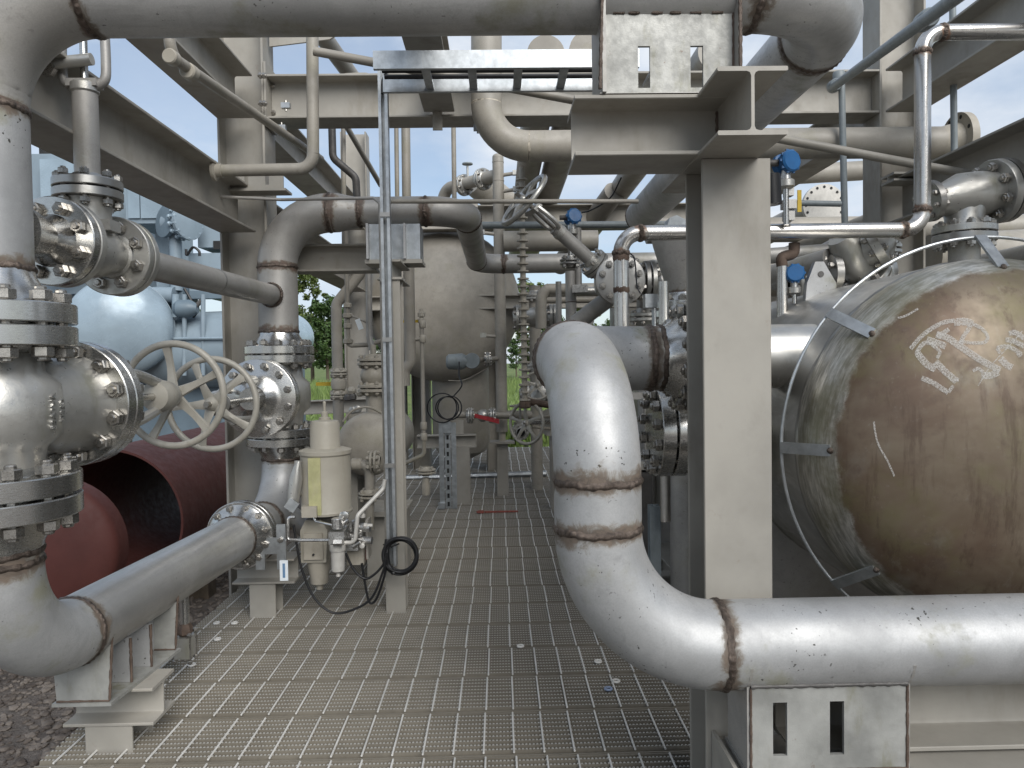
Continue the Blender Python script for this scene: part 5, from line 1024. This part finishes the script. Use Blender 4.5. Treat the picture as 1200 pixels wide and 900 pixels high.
# cables and coil
ck = thing('cable_coil', 'big coil of black cable hanging at the foot of the strut', 'cable', at(470, 672, 3.74))
for k in range(7):
    c = at(469 + random.uniform(-1, 1.5), 651 + random.uniform(-1.5, 1.5), 3.73 + .009 * k); rr = .082 + random.uniform(-.007, .008)
    part('cable_loop', MB().tube([c + V(math.cos(q) * rr, .006 * math.sin(3 * q + k), math.sin(q) * rr * 1.03) for q in [2 * math.pi * j / 40 for j in range(40)]], .0062, 8, closed=True), 'rubber_black', ck)
part('cable_bundle', MB().tube(bez([at(454, 632, 3.77), at(453, 648, 3.75), at(455, 662, 3.75), at(462, 672, 3.74)], 8), .014, 10), 'rubber_black', ck); part('tie', MB().tube([at(449, 638, 3.78), at(459, 641, 3.76), at(468, 637, 3.77)], .004, 6), 'rubber_black', ck)
for i, (lab, pts) in enumerate((('long black cable sagging from the actuator side to the coil', [(344, 615), (348, 640), (354, 668), (368, 700), (390, 718), (415, 714), (436, 700), (448, 672), (453, 655)]), ('short black cable sagging from the solenoid to the coil', [(405, 648), (415, 668), (428, 678), (440, 672), (450, 660), (453, 648)]), ('black cable dropping in a narrow loop right of the filter', [(424, 660), (428, 685), (433, 706), (441, 702), (449, 680), (454, 660)]))):
    solo('black_cable', MB().tube(bez([at(u, v, 3.70 + .02 * i) for u, v in pts], 8), .0062, 8), 'rubber_black', lab, 'cable')
# ---- small filter vessel behind the actuator
fv0 = at(432, 521, 4.75); fv = thing('filter_vessel', 'small beige domed vessel behind the strut', 'vessel', (fv0.x, 4.75, .03)); rv_ = px(37, 4.75)
part('domed_head', headmesh((fv0.x, 4.75, fv0.z), rv_, rv_ * .55, -Y_, 40, 12), 'pipe_beige', fv); part('shell', MB().lathe((fv0.x, 4.79, fv0.z), Y_, [(rv_, 0), (rv_, .75)], 40), 'pipe_beige', fv)
part('nozzle', MB().cyl((at(437, 470, 4.9).x, 4.95, fv0.z), (at(437, 470, 4.9).x, 4.95, at(437, 456, 4.95).z), .055, 24), 'pipe_beige', fv)
nx = at(437, 470, 4.9).x; n_z = lambda v: at(437, v, 4.95).z
fl2(fv, (nx, 4.95, n_z(455)), Z, .21, .022, .055, 8, .016, 'cast_beige', 28); part('valve_body', MB().lathe((nx, 4.95, n_z(450)), Z, [(.06, 0), (.085, .03), (.09, .06), (.075, .10), (.06, .12)], 24), 'cast_beige', fv); fl2(fv, (nx, 4.95, n_z(424)), Z, .21, .022, .055, 8, .016, 'cast_beige', 28); part('top_stub', MB().cyl((nx, 4.95, n_z(420)), (nx, 4.95, n_z(404)), .02, 12), 'cast_beige', fv)
part('handle_bail', MB().tube(bez([at(402, 494, 4.55), at(412, 482, 4.55), at(430, 477, 4.55), at(447, 484, 4.6)], 8), .007, 8), 'pipe_beige', fv)
for dx in (-.13, .13): part('leg', MB().box((fv0.x + dx - .04, 4.82, -.03), (fv0.x + dx + .04, 5.2, fv0.z - rv_ * .7)), SB, fv)
sk = thing('side_loop', 'small beige flanged loop hanging in front of the small vessel', 'pipe', at(430, 590, 4.4)); run(sk, [at(414, 544, 4.3), at(433, 544, 4.3), at(433, 620, 4.3)], .028, 'pipe_beige', .06, welds=False, seg=18)
fl2(sk, at(438, 541, 4.3), X, .13, .016, .03, 6, .014, 'cast_beige', 20); fl2(sk, at(433, 580, 4.3), Z, .13, .014, .03, 4, .014, 'cast_beige', 20); collar(sk, at(418, 544, 4.3), X, .036, .06, 'cast_beige')
solo('equipment_plinth', MB().box((at(430, 640, 4.45).x, 4.45, -.03), (at(474, 640, 4.45).x, 4.75, at(430, 605, 4.45).z)).box((at(428, 640, 4.4).x, 4.40, at(430, 604, 4.45).z), (at(476, 640, 4.4).x, 4.78, at(430, 598, 4.45).z)), SB, 'low beige plinth box behind the filter and the post', 'plinth')
# ---- small-bore pipe cluster left of the strut, with yellow lever
yb_ = 6.4; lc = pipe_thing('relief_pipe', 'beige pipe with kinked top and flanged valve in front of the trees', 'pipe', [at(424, 318, yb_), at(412, 334, yb_), at(394, 356, yb_), at(397, 500, yb_)], .046, 'pipe_beige', Rb=.12, welds=False, seg=22)
for v in (437, 463): fl2(lc, at(397, v, yb_), Z, .15, .018, .046, 6, .016, 'cast_beige', 22)
ball_valve('lever_valve', 'small beige valve with yellow lever in front of the grass', at(397, 450, yb_), Z, .045, -X, .24, fl=False)
sb = small('small_bore_pipe', 'thin beige small-bore pipe with valve left of the strut', 'pipe', [at(405, 262, 5.3), at(408, 405, 5.3), at(432, 404, 5.3), at(452, 398, 5.3)], .0165, 'pipe_beige', .03)
for v in (358, 370, 382, 400): collar(sb, at(405.5 + (v - 262) * .018, v, 5.3), Z, .03 if v in (358, 382) else .036, .035, 'cast_beige', 8)
part('lever', MB().cyl(at(412, 370, 5.28), at(437, 381, 5.2), .008, 8), 'pipe_beige', sb); part('paper_tag', MB().cbox(at(421, 380, 5.2), (.035, .004, .075), Matrix.Rotation(R(-20), 3, 'Y')), 'tag_white', sb)
small('side_pipe', 'grey kinked tube right of the thin small-bore pipe', 'pipe', [at(432, 320, 5.2), at(433, 395, 5.2), at(436, 410, 5.2)], .022, 'pipe_mid', .03)
beam('low_rail', at(350, 478, 7.6), at(440, 474, 7.6), .14, .12, 'yellowish beige rail beam in front of the grass at left', cat='rail')
hz_ = at(425, 470, 6.2); cr_ = thing('valve_cluster', 'cluster of small dark fittings below the yellow lever', 'fitting', hz_)
for k in range(7): p = at(408 + (k % 4) * 5, 458 + (k * 11) % 32, 6.2); part('fitting', MB().lathe(p, (X, Z, Y_)[k % 3], [(.02, 0), (.035, .01), (.035, .04), (.02, .06)], 8), ('cast_beige', 'dark_steel', 'cast_grey')[k % 3], cr_)
# nut rings and litter on the grating
for i, (u, v, mt, lab) in enumerate(((254, 730, 'washer_pale', 'pale washer on the grating, nearest the short post'), (275, 730, 'washer_pale', 'pale washer on the grating, beside the short post foot'), (255, 749, 'washer_pale', 'second pale washer in the row left of the short post'), (225, 779, 'washer_pale', 'third pale washer on the grating right of the drain valve'), (701, 775, 'washer_pale', 'pale washer on the grating under the front pipe'), (722, 798, 'washer_pale', 'larger pale scrap on the grating under the front pipe'), (713, 807, 'washer_blue', 'blue washer on the grating under the front pipe'), (610, 757, 'washer_pale', 'pale washer in the middle of the grating'))):
    d = at(u, v, 1) - CAMP; p = CAMP + d * ((.0045 - 1.3) / d.z); solo('washer', MB().tube([p + V(.013 * math.cos(q), .013 * math.sin(q), 0) for q in [2 * math.pi * j / 16 for j in range(16)]], .005, 6, closed=True), mt, lab, 'washer')
# ================================================================== BACKGROUND
# ---- red-primed spools left of the skid
rc1 = at(128, 612, 5.0); rr1 = px(86, 5.0)
rp1 = thing('red_pipe', 'big open red-primed pipe lying beside the skid at left', 'pipe', (rc1.x, 5.0, rc1.z - rr1))
L1 = 2.9; n = 56; vs = []; fs = []; hole = set()
prf = [(rr1 - .014, 0), (rr1, 0), (rr1, L1), (rr1 - .014, L1)]
part('barrel', MB().lathe((rc1.x, 5.0, rc1.z), Y_, [(rr1, L1), (rr1, 0), (rr1 - .016, 0)], 64, (0, 0)), 'red_primer', rp1, ang=60)
m = MB().lathe((rc1.x, 5.0, rc1.z), Y_, [(rr1 - .0165, .001)] + [(rr1 - .0165, .12 * k) for k in range(1, 30)] + [(rr1 - .0165, L1)], 64, (0, 0))
part('bore', m, 'red_primer', rp1, ang=60)
for yy in (5.5, 7.8): part('timber', MB().box((rc1.x - .45, yy, GZ), (rc1.x + .45, yy + .15, rc1.z - rr1 - .001)), 'bark', rp1)
hq = R(-5); hc = V(rc1.x + (rr1 - .018) * math.cos(hq), 5.55, rc1.z + (rr1 - .018) * math.sin(hq)); part('daylight_disc', MB().lathe(hc, V(-math.cos(hq), 0, -math.sin(hq)), [(.13, 0), (.13, .004)], 28), 'filter_grey', rp1)  # pale disc inside the bore, its colour stands for daylight through a branch hole
part('paper_label', MB().cbox(V(rc1.x + (rr1 - .022) * math.cos(R(-32)), 5.35, rc1.z + (rr1 - .022) * math.sin(R(-32))), (.004, .14, .03), Matrix.Rotation(R(32), 3, 'Y')), 'tag_white', rp1)
rc2 = at(44, 650, 4.2); rr2 = px(84, 4.2); rp2 = thing('red_end_cap', 'loose red-primed domed end standing in front of the open red pipe', 'pipe cap', (rc2.x, 4.2, rc2.z - rr2))
part('domed_end', headmesh((rc2.x, 4.3, rc2.z), rr2, .12, -Y_, 48, 10), 'red_primer', rp2); part('barrel', MB().lathe((rc2.x, 4.35, rc2.z), Y_, [(rr2, 0), (rr2, .06)], 48), 'red_primer', rp2); part('timber', MB().box((rc2.x - .35, 4.30, GZ), (rc2.x + .35, 4.42, rc2.z - rr2 - .001)), 'bark', rp2)
# ---- blue-grey compressor package
YK = 9.6; K = lambda u, v, dy=0: at(u, v, YK + dy)
tk = K(141, 383); tkr = px(57, YK); BP = 'blue_paint'
t1 = thing('blue_tank', 'blue grey horizontal tank with glossy domed end behind the left valve', 'tank', (tk.x, YK, tk.z - tkr))
tax = V(.42, -1, 0).normalized(); part('domed_head', headmesh(tk, tkr, tkr * .42, tax, 56, 16), 'blue_glossy', t1); part('shell', MB().lathe(tk - tax * .05, -tax, [(tkr, 0), (tkr, 2.4)], 56), BP, t1); part('seam_band', MB().lathe(tk - tax * .07, -tax, [(tkr, 0), (tkr + .012, .005), (tkr + .012, .05), (tkr, .055)], 56), BP, t1)
part('saddle', MB().cbox(tk - tax * 1.2 - Z * (tkr + .5), (.9, .25, 1.4)), BP, t1)
cp1 = thing('compressor_package', 'blue grey compressor package with boxes and ducts behind the left valves', 'compressor', (K(200, 430).x, YK + 1, GZ))
def kb(n_, u0, v0, u1, v1, y0, y1, mat=BP, bev=0):
    a, b = at(u0, v1, y0), at(u1, v0, y0); return part(n_, MB().box((a.x, y0, a.z), (b.x, y1, b.z)), mat, cp1)
kb('skid_base', 30, 432, 300, 520, 10.4, 13, 'blue_dark'); kb('cooler_housing', 30, 190, 158, 345, 11.0, 13)
o = kb('gear_case', 148, 192, 192, 262, 10.2, 11.2)
for (u0, u1) in ((151, 163), (166, 189)): a, b = at(u0, 256, 10.19), at(u1, 200, 10.19); part('access_panel', MB().box((a.x, 10.17, a.z), (b.x, 10.199, b.z)), 'blue_glossy', o)
kb('upper_hood', 232, 258, 272, 290, 10.4, 11.5); kb('hood_recess', 250, 282, 273, 292, 10.38, 10.399, 'gasket_dark'); kb('engine_block', 222, 296, 282, 345, 10.3, 11.6); kb('side_panel', 186, 240, 196, 420, 10.6, 10.8); kb('deck_plate', 186, 372, 290, 380, 10.2, 11.6); kb('mid_block', 60, 330, 130, 420, 11.2, 12.8); kb('pump_block', 196, 335, 214, 362, 10.1, 10.6, 'blue_dark'); kb('left_block', 20, 180, 75, 300, 10.2, 12)
kb('dark_opening', 46, 158, 72, 186, 10.6, 10.9, 'gasket_dark'); kb('pale_case', 48, 186, 95, 240, 10.0, 10.19, 'blue_glossy'); kb('frame_rail', 222, 340, 290, 350, 10.15, 10.29, 'blue_dark')
a = K(186, 412, .8); b = K(290, 408, .8); part('lower_vessel', MB().cyl(a, b, px(44, 10.4), 32), BP, cp1)
for u in (216, 238): part('stiffener', MB().cyl(K(u, 440, .3), K(u, 345, .3), .03, 10), BP, cp1)
part('rail', MB().cyl(K(196, 397, .25), K(290, 396, .25), .02, 8), 'blue_glossy', cp1); part('link_pipe', MB().cyl(K(180, 346, .4), K(205, 346, .4), .11, 20), BP, cp1)
sv = thing('flanged_drum', 'blue grey flanged drum between the compressor boxes', 'drum', K(211, 285)); c = K(205, 262, .5); part('barrel', MB().lathe(c, V(.9, -.45, 0), [(.16, -.1), (.17, .15), (.2, .16), (.2, .22), (.24, .225), (.24, .27), (.1, .30)], 28), BP, sv); bolts(sv, c + V(.9, -.45, 0).normalized() * .2, V(.9, -.45, 0), .43, 14, .035, .16, 'blue_glossy'); part('stand', MB().cyl(c - Z * .9, c, .08, 14), BP, sv)
part('flange', MB().lathe(c, V(-.6, -.8, .1), [(.12, 0), (.22, .1), (.22, .15), (.15, .16)], 24), 'blue_dark', sv)
for i, (pts, lab) in enumerate((([(218, 292), (219, 299), (226, 290), (233, 294), (234, 300)], 'small dark cable arching beside the flanged drum'), ([(216, 338), (224, 352), (230, 365), (226, 372)], 'dark cable hanging by the blue pump block'), ([(205, 372), (215, 360), (222, 366), (230, 358)], 'tangled dark hose on the blue deck'))): solo('black_cable', MB().tube(bez([K(u, v, .4) for u, v in pts], 6), .018, 6), 'rubber_black', lab, 'cable')
pp_ = thing('pump', 'small dark pump with pipework on the blue deck', 'pump', K(212, 372)); part('casing', MB().lathe(K(205, 362, .3), X, [(.08, 0), (.12, .05), (.12, .2), (.06, .3)], 18), 'blue_dark', pp_); part('riser', MB().cyl(K(206, 372, .3), K(206, 345, .3), .05, 12), 'blue_glossy', pp_); part('outlet', MB().cyl(K(222, 368, .3), K(236, 352, .3), .03, 10), 'dark_steel', pp_)
wt = at(338, 396, 30); solo('white_tank', MB().ball(wt, 1.0, 28, 14), 'blue_glossy', 'pale blue rounded tank far behind the second riser', 'tank')
# ---- trees and grass
def leafmesh(seed, n, rx, rz, lean, size, cl, mat):
    rn = random.Random(seed); m = MB(); cs = []
    for i in range(cl):
        th = rn.uniform(0, 6.28); h = rn.uniform(-1, 1); k = rn.uniform(.25, 1.0) * math.sqrt(1 - h * h * .75); cs.append((V(rx * k * math.cos(th), rx * k * math.sin(th), rz * h), rn.uniform(.16, .34) * rx))
    for i in range(n):
        c, s = cs[rn.randrange(cl)]; d = V(rn.gauss(0, 1), rn.gauss(0, 1), rn.gauss(0, .8)); d = d.normalized() * s * rn.uniform(.35, 1.1); p = c + d
        a = V(rn.gauss(0, 1), rn.gauss(0, 1), rn.gauss(0, .6)).normalized(); b = a.cross(V(rn.gauss(0, 1), rn.gauss(0, 1), rn.gauss(0, 1))).normalized(); z = size * rn.uniform(.6, 1.4)
        m.add([p - a * z, p + b * z * .5, p + a * z, p - b * z * .5], [(0, 1, 2, 3)])
    return mesh(m, mat, 60, False)
crowns = [(leafmesh(1, 5200, 1.9, 3.0, 0, .17, 60, 'leaf'), 3.0), (leafmesh(2, 6000, 2.5, 2.6, 0, .18, 70, 'leaf'), 2.6), (leafmesh(3, 4200, 1.5, 3.4, 0, .15, 50, 'leaf_light'), 3.4)]
trk = MB().tube([(0, 0, 0), (.05, 0, 2), (-.05, .03, 4), (0, 0, 6)], [.16, .13, .09, .04], 8)
rl = random.Random(4)
for q in range(7):
    a0 = rl.uniform(0, 6.28); h = rl.uniform(2, 4.6); trk.tube([(0, 0, h), (.7 * math.cos(a0), .7 * math.sin(a0), h + .7), (1.3 * math.cos(a0), 1.3 * math.sin(a0), h + 1.2)], [.06, .04, .015], 6)
trk = mesh(trk, 'bark', 40)
def tree(x, y, ci, s, label):
    t = thing('tree', label, 'tree', (x, y, GZ), 'trees beyond the grass'); me, hz = crowns[ci]
    for nm, dm, lz, k in (('trunk', trk, 0, s), ('crown', me, (2.0 + hz) * s, s)):
        o = bpy.data.objects.new(nm, dm); COL.objects.link(o); o.parent = t; o.location = (0, 0, lz); o.scale = (k, k, k); o.rotation_euler = (0, 0, x * 1.7)
TL = [(366, 62, 2, 1.05, 'slim tall tree right beside the second riser'), (384, 58, 0, .86, 'dark bushy tree between the riser and the kinked relief pipe'), (404, 60, 1, .84, 'broad dark tree behind the kinked relief pipe'), (420, 66, 0, .9, 'dark tree just left of the strut'), (350, 70, 1, .9, 'dark tree hidden mostly by the second riser'),
      (622, 48, 2, .78, 'pale leafy tree left of the instrument riser'), (650, 50, 1, .66, 'pale bushy tree behind the ribbed pole'), (688, 52, 2, .7, 'pale tree behind the inclined valve'), (605, 90, 0, .6, 'small far tree low beside the ribbed pole'), (720, 60, 1, .7, 'tree half hidden by the front elbow'), (240, 75, 0, .9, 'far tree behind the blue engine block'), (300, 72, 1, .95, 'far tree behind the near left column'), (460, 75, 1, .8, 'far tree behind the post')]
for u, y, ci, s, lab in TL: p = at(u, 425, y); tree(p.x, y, ci, s, lab)
rg = random.Random(9); m = MB()
for i in range(26000):
    y = 15 + 40 * rg.random() ** 1.6; u = rg.choice((rg.uniform(340, 470), rg.uniform(585, 700), rg.uniform(180, 300))); x = (u - 585) / 870 * y; h = rg.uniform(.25, .75) * (1.25 if y > 30 else .8); w = rg.uniform(.015, .04); a0 = rg.uniform(0, 3.14); dx, dy = w * math.cos(a0), w * math.sin(a0); lx, ly = rg.gauss(0, .14), rg.gauss(0, .14)
    m.add([(x - dx, y - dy, GZ), (x + dx, y + dy, GZ), (x + dx * .6 + lx * .4, y + dy * .6 + ly * .4, GZ + h * .6), (x + lx, y + ly, GZ + h)], [(0, 1, 2), (0, 2, 3)])
solo('grass', mesh(m, 'grass', 60, False), 'grass', 'tall bright green grass beyond the skid', 'grass', kind='stuff')
# ================================================================== DENSE PIPEWORK BEHIND THE FRONT ELBOW AND COLUMN
def stack(label, u, v0, v1, y, r, mat='pipe_beige', fl=(), group=None, base=None):
    """upright pipe seen between photo rows v0..v1 with flange pairs at rows fl"""
    x = at(u, (v0 + v1) / 2, y).x; z0 = base if base is not None else at(u, v1, y).z; z1 = at(u, v0, y).z
    t = thing('riser_pipe', label, 'pipe', (x, y, z0), group); part('pipe_section', MB().cyl((x, y, z0), (x, y, z1), r, 22), mat, t)
    for v in fl: fl2(t, (x, y, at(u, v, y).z), Z, r * 3.6, r * .42, r, 8, r * .28, 'cast_grey', 24, 'bolt_steel', huba=r * .6, hubb=r * .6)
    return t
stack('beige riser with two flange pairs just right of the ribbed pole', 628, 335, 560, 7.6, .06, fl=(348, 430), base=-.03)
stack('thin grey riser right of the ribbed pole', 655, 330, 420, 5.6, .022, 'pipe_mid', base=.3)
stack('grey riser under the inclined valve', 757, 345, 480, 4.6, .055, 'pipe_mid', (372,), base=-.03)
stack('short stainless riser beside the reducer stack', 778, 330, 420, 3.2, .022, 'pipe_stainless', base=.6)
stack('beige riser with flange behind the long back pipe', 690, 395, 470, 6.9, .07, fl=(405,), base=-.03)
for i, (lab, pts, r, mat) in enumerate((
    ('beige level pipe with elbow behind the inclined valve', [(634, 385, 6.4), (634, 342, 6.4), (642, 339, 6.4), (780, 337, 6.4)], .048, 'pipe_beige'),
    ('lower beige level pipe behind the inclined valve', [(632, 352, 6.7), (790, 350, 6.7)], .03, 'pipe_beige'),
    ('beige level pipe behind the tan vessel top', [(590, 283, 7.2), (700, 282, 7.2)], .10, 'pipe_beige'),
    ('grey pipe slanting down from the inclined valve', [(640, 430, 6.0), (668, 395, 5.6), (690, 375, 5.2)], .04, 'pipe_mid'),
    ('beige pipe slanting up behind the dark conduit', [(655, 312, 9.0), (720, 225, 7.6)], .11, 'pipe_beige'),
    ('tan cone-like pipe slanting behind the upright pipe', [(558, 212, 8.2), (618, 262, 8.6)], .17, 'pipe_beige'),
    ('beige level pipe under the far cross beam', [(440, 245, 7.4), (560, 244, 7.4)], .05, 'pipe_beige'),
    ('beige level pipe low behind the wheel valve', [(560, 486, 7.6), (700, 486, 7.6)], .045, 'pipe_beige'),
    ('grey level pipe right of the column below the stainless pipe', [(900, 300, 4.2), (1010, 292, 4.2)], .045, 'pipe_mid'),
    ('grey slanting pipe right of the column', [(905, 330, 4.6), (985, 288, 4.2)], .06, 'pipe_mid'),
    ('tan level header beyond the right column', [(1090, 300, 5.2), (1230, 292, 5.2)], .15, 'pipe_beige'),
    ('beige level pipe above the blind flange', [(905, 206, 7.0), (1010, 200, 7.0)], .09, 'pipe_beige'))):
    pipe_thing('back_pipe', lab, 'pipe', [at(*q) for q in pts], r, mat, welds=False, seg=24, Rb=r * 2.4)
beam('far_post', V(at(494, 470, 9.2).x, 9.2, -.03), V(at(494, 470, 9.2).x, 9.2, at(494, 400, 9.2).z), .22, .2, 'tan post left of the tan vessel boot', up=X, cat='post')
def flval(label, u, v, y, ax, r, wheelR=0, wax=None):
    c = at(u, v, y); a = Vector(ax).normalized(); t = thing('flanged_valve', label, 'valve', c - Z * r * 1.6)
    part('body', MB().lathe(c, a, [(r, -r * 2.4), (r * 1.1, -r * 1.8), (r * 1.5, -r * .9), (r * 1.65, 0), (r * 1.5, r * .9), (r * 1.1, r * 1.8), (r, r * 2.4)], 24), 'cast_grey', t)
    for s in (-1, 1): fl2(t, c + a * s * r * 2.6, a, r * 4.1, r * .5, r, 8, r * .33, 'cast_grey', 24, 'bolt_steel', huba=r * .5, hubb=r * .8)
    if wheelR:
        w = Vector(wax).normalized(); part('stem', MB().cyl(c, c + w * wheelR * 2.4, r * .3, 10), 'machined_dull', t); part('bonnet', MB().lathe(c, w, [(r * 1.2, 0), (r * 1.3, r * 1.6), (r * 1.7, r * 1.65), (r * 1.7, r * 2.2), (r * .6, r * 2.6)], 20), 'cast_grey', t); wheel(t, c + w * wheelR * 2.5, w, wheelR, 5, wheelR * .09, .2)
    return t
flval('grey flanged valve on the level pipe right of the ribbed pole', 628, 372, 7.0, X, .06)
flval('dark flanged valve low behind the front elbow', 635, 462, 6.6, X, .055, .12, (-.2, -1, .3))
flval('grey flanged valve on the back pipe beside the hook pipe', 765, 322, 4.9, X, .06)
flval('grey flanged valve under the tilted valve right of the column', 955, 322, 4.0, (1, .2, .3), .05)
flval('beige flanged valve in front of the right column foot', 1035, 318, 4.0, Z, .045)
flval('small flanged valve beneath the tan vessel beside its boot', 610, 505, 7.4, Y_, .04, .10, (0, 0, 1))
for (z, y, rr, lab) in ((2.02, 6.3, .19, 'thick tan header running level behind the angle valve'), (1.50, 6.9, .22, 'thick tan header low behind the brown vessel'), (2.55, 7.2, .12, 'tan header level with the blind flange at right')):
    pipe_thing('header_pipe', lab, 'pipe', [(1.45, y, z), (6.5, y, z)], rr, 'pipe_beige', welds=False, seg=32)
for (x, y, lab) in ((3.6, 8.6, 'tan upright vessel far behind the angle valve'), (2.0, 9.6, 'tan upright vessel far behind the blue transmitters')):
    t = thing('upright_vessel', lab, 'vessel', (x, y, -.4)); part('shell', MB().cyl((x, y, -.35), (x, y, 2.2), .55, 40), 'pipe_beige', t); part('domed_head', MB().ball((x, y, 2.2), .55, 40, 8, Z, .5, True), 'pipe_beige', t)
# right side: tan vessel and deck added as occluders, shading below the brown vessel
nv_ = thing('tan_vessel', 'long tan vessel added beyond the brown vessel at far right to block light', 'vessel', (3.55, 2.0, .2)); part('shell', MB().lathe((3.55, 1.2, .85), Y_, [(.62, 0), (.62, 6.5)], 48), 'pipe_beige', nv_)
part('domed_head', headmesh((3.55, 1.2, .85), .62, .3, -Y_, 48, 12), 'pipe_beige', nv_)
for yy in (2.2, 6.2): part('saddle', MB().box((3.1, yy, -.30), (4.0, yy + .2, .45)), SB, nv_)
beam('skid_beam', (2.72, 1.2, -.1), (2.72, 9.0, -.1), .4, .2, 'deep skid edge beam on the far right of the brown vessel')
solo('deck_plate', MB().box((.96, 1.9, -.345), (2.6, 9.0, -.335)), 'dark_steel', 'dark steel deck added under the brown vessel to shade the ground', 'deck')
# small things on beams and columns: bolts, clips, tube clamps
for i, (u, v, y) in enumerate(((330, 150, 4.3), (335, 124, 4.3), (690, 147, 4.3), (560, 150, 4.3))):
    c = at(u, v, y); t = thing('beam_clamp', ['beam clamp beside the near left column', 'upper beam clamp beside the near left column', 'beam clamp behind the bracket', 'beam clamp under the beige elbow pipe'][i], 'clamp', c); part('jaw', MB().cbox(c, (.05, .03, .03)), 'galvanised', t); part('bolt', MB().cyl(c - Z * .03, c + Z * .03, .007, 8), 'bolt_steel', t)
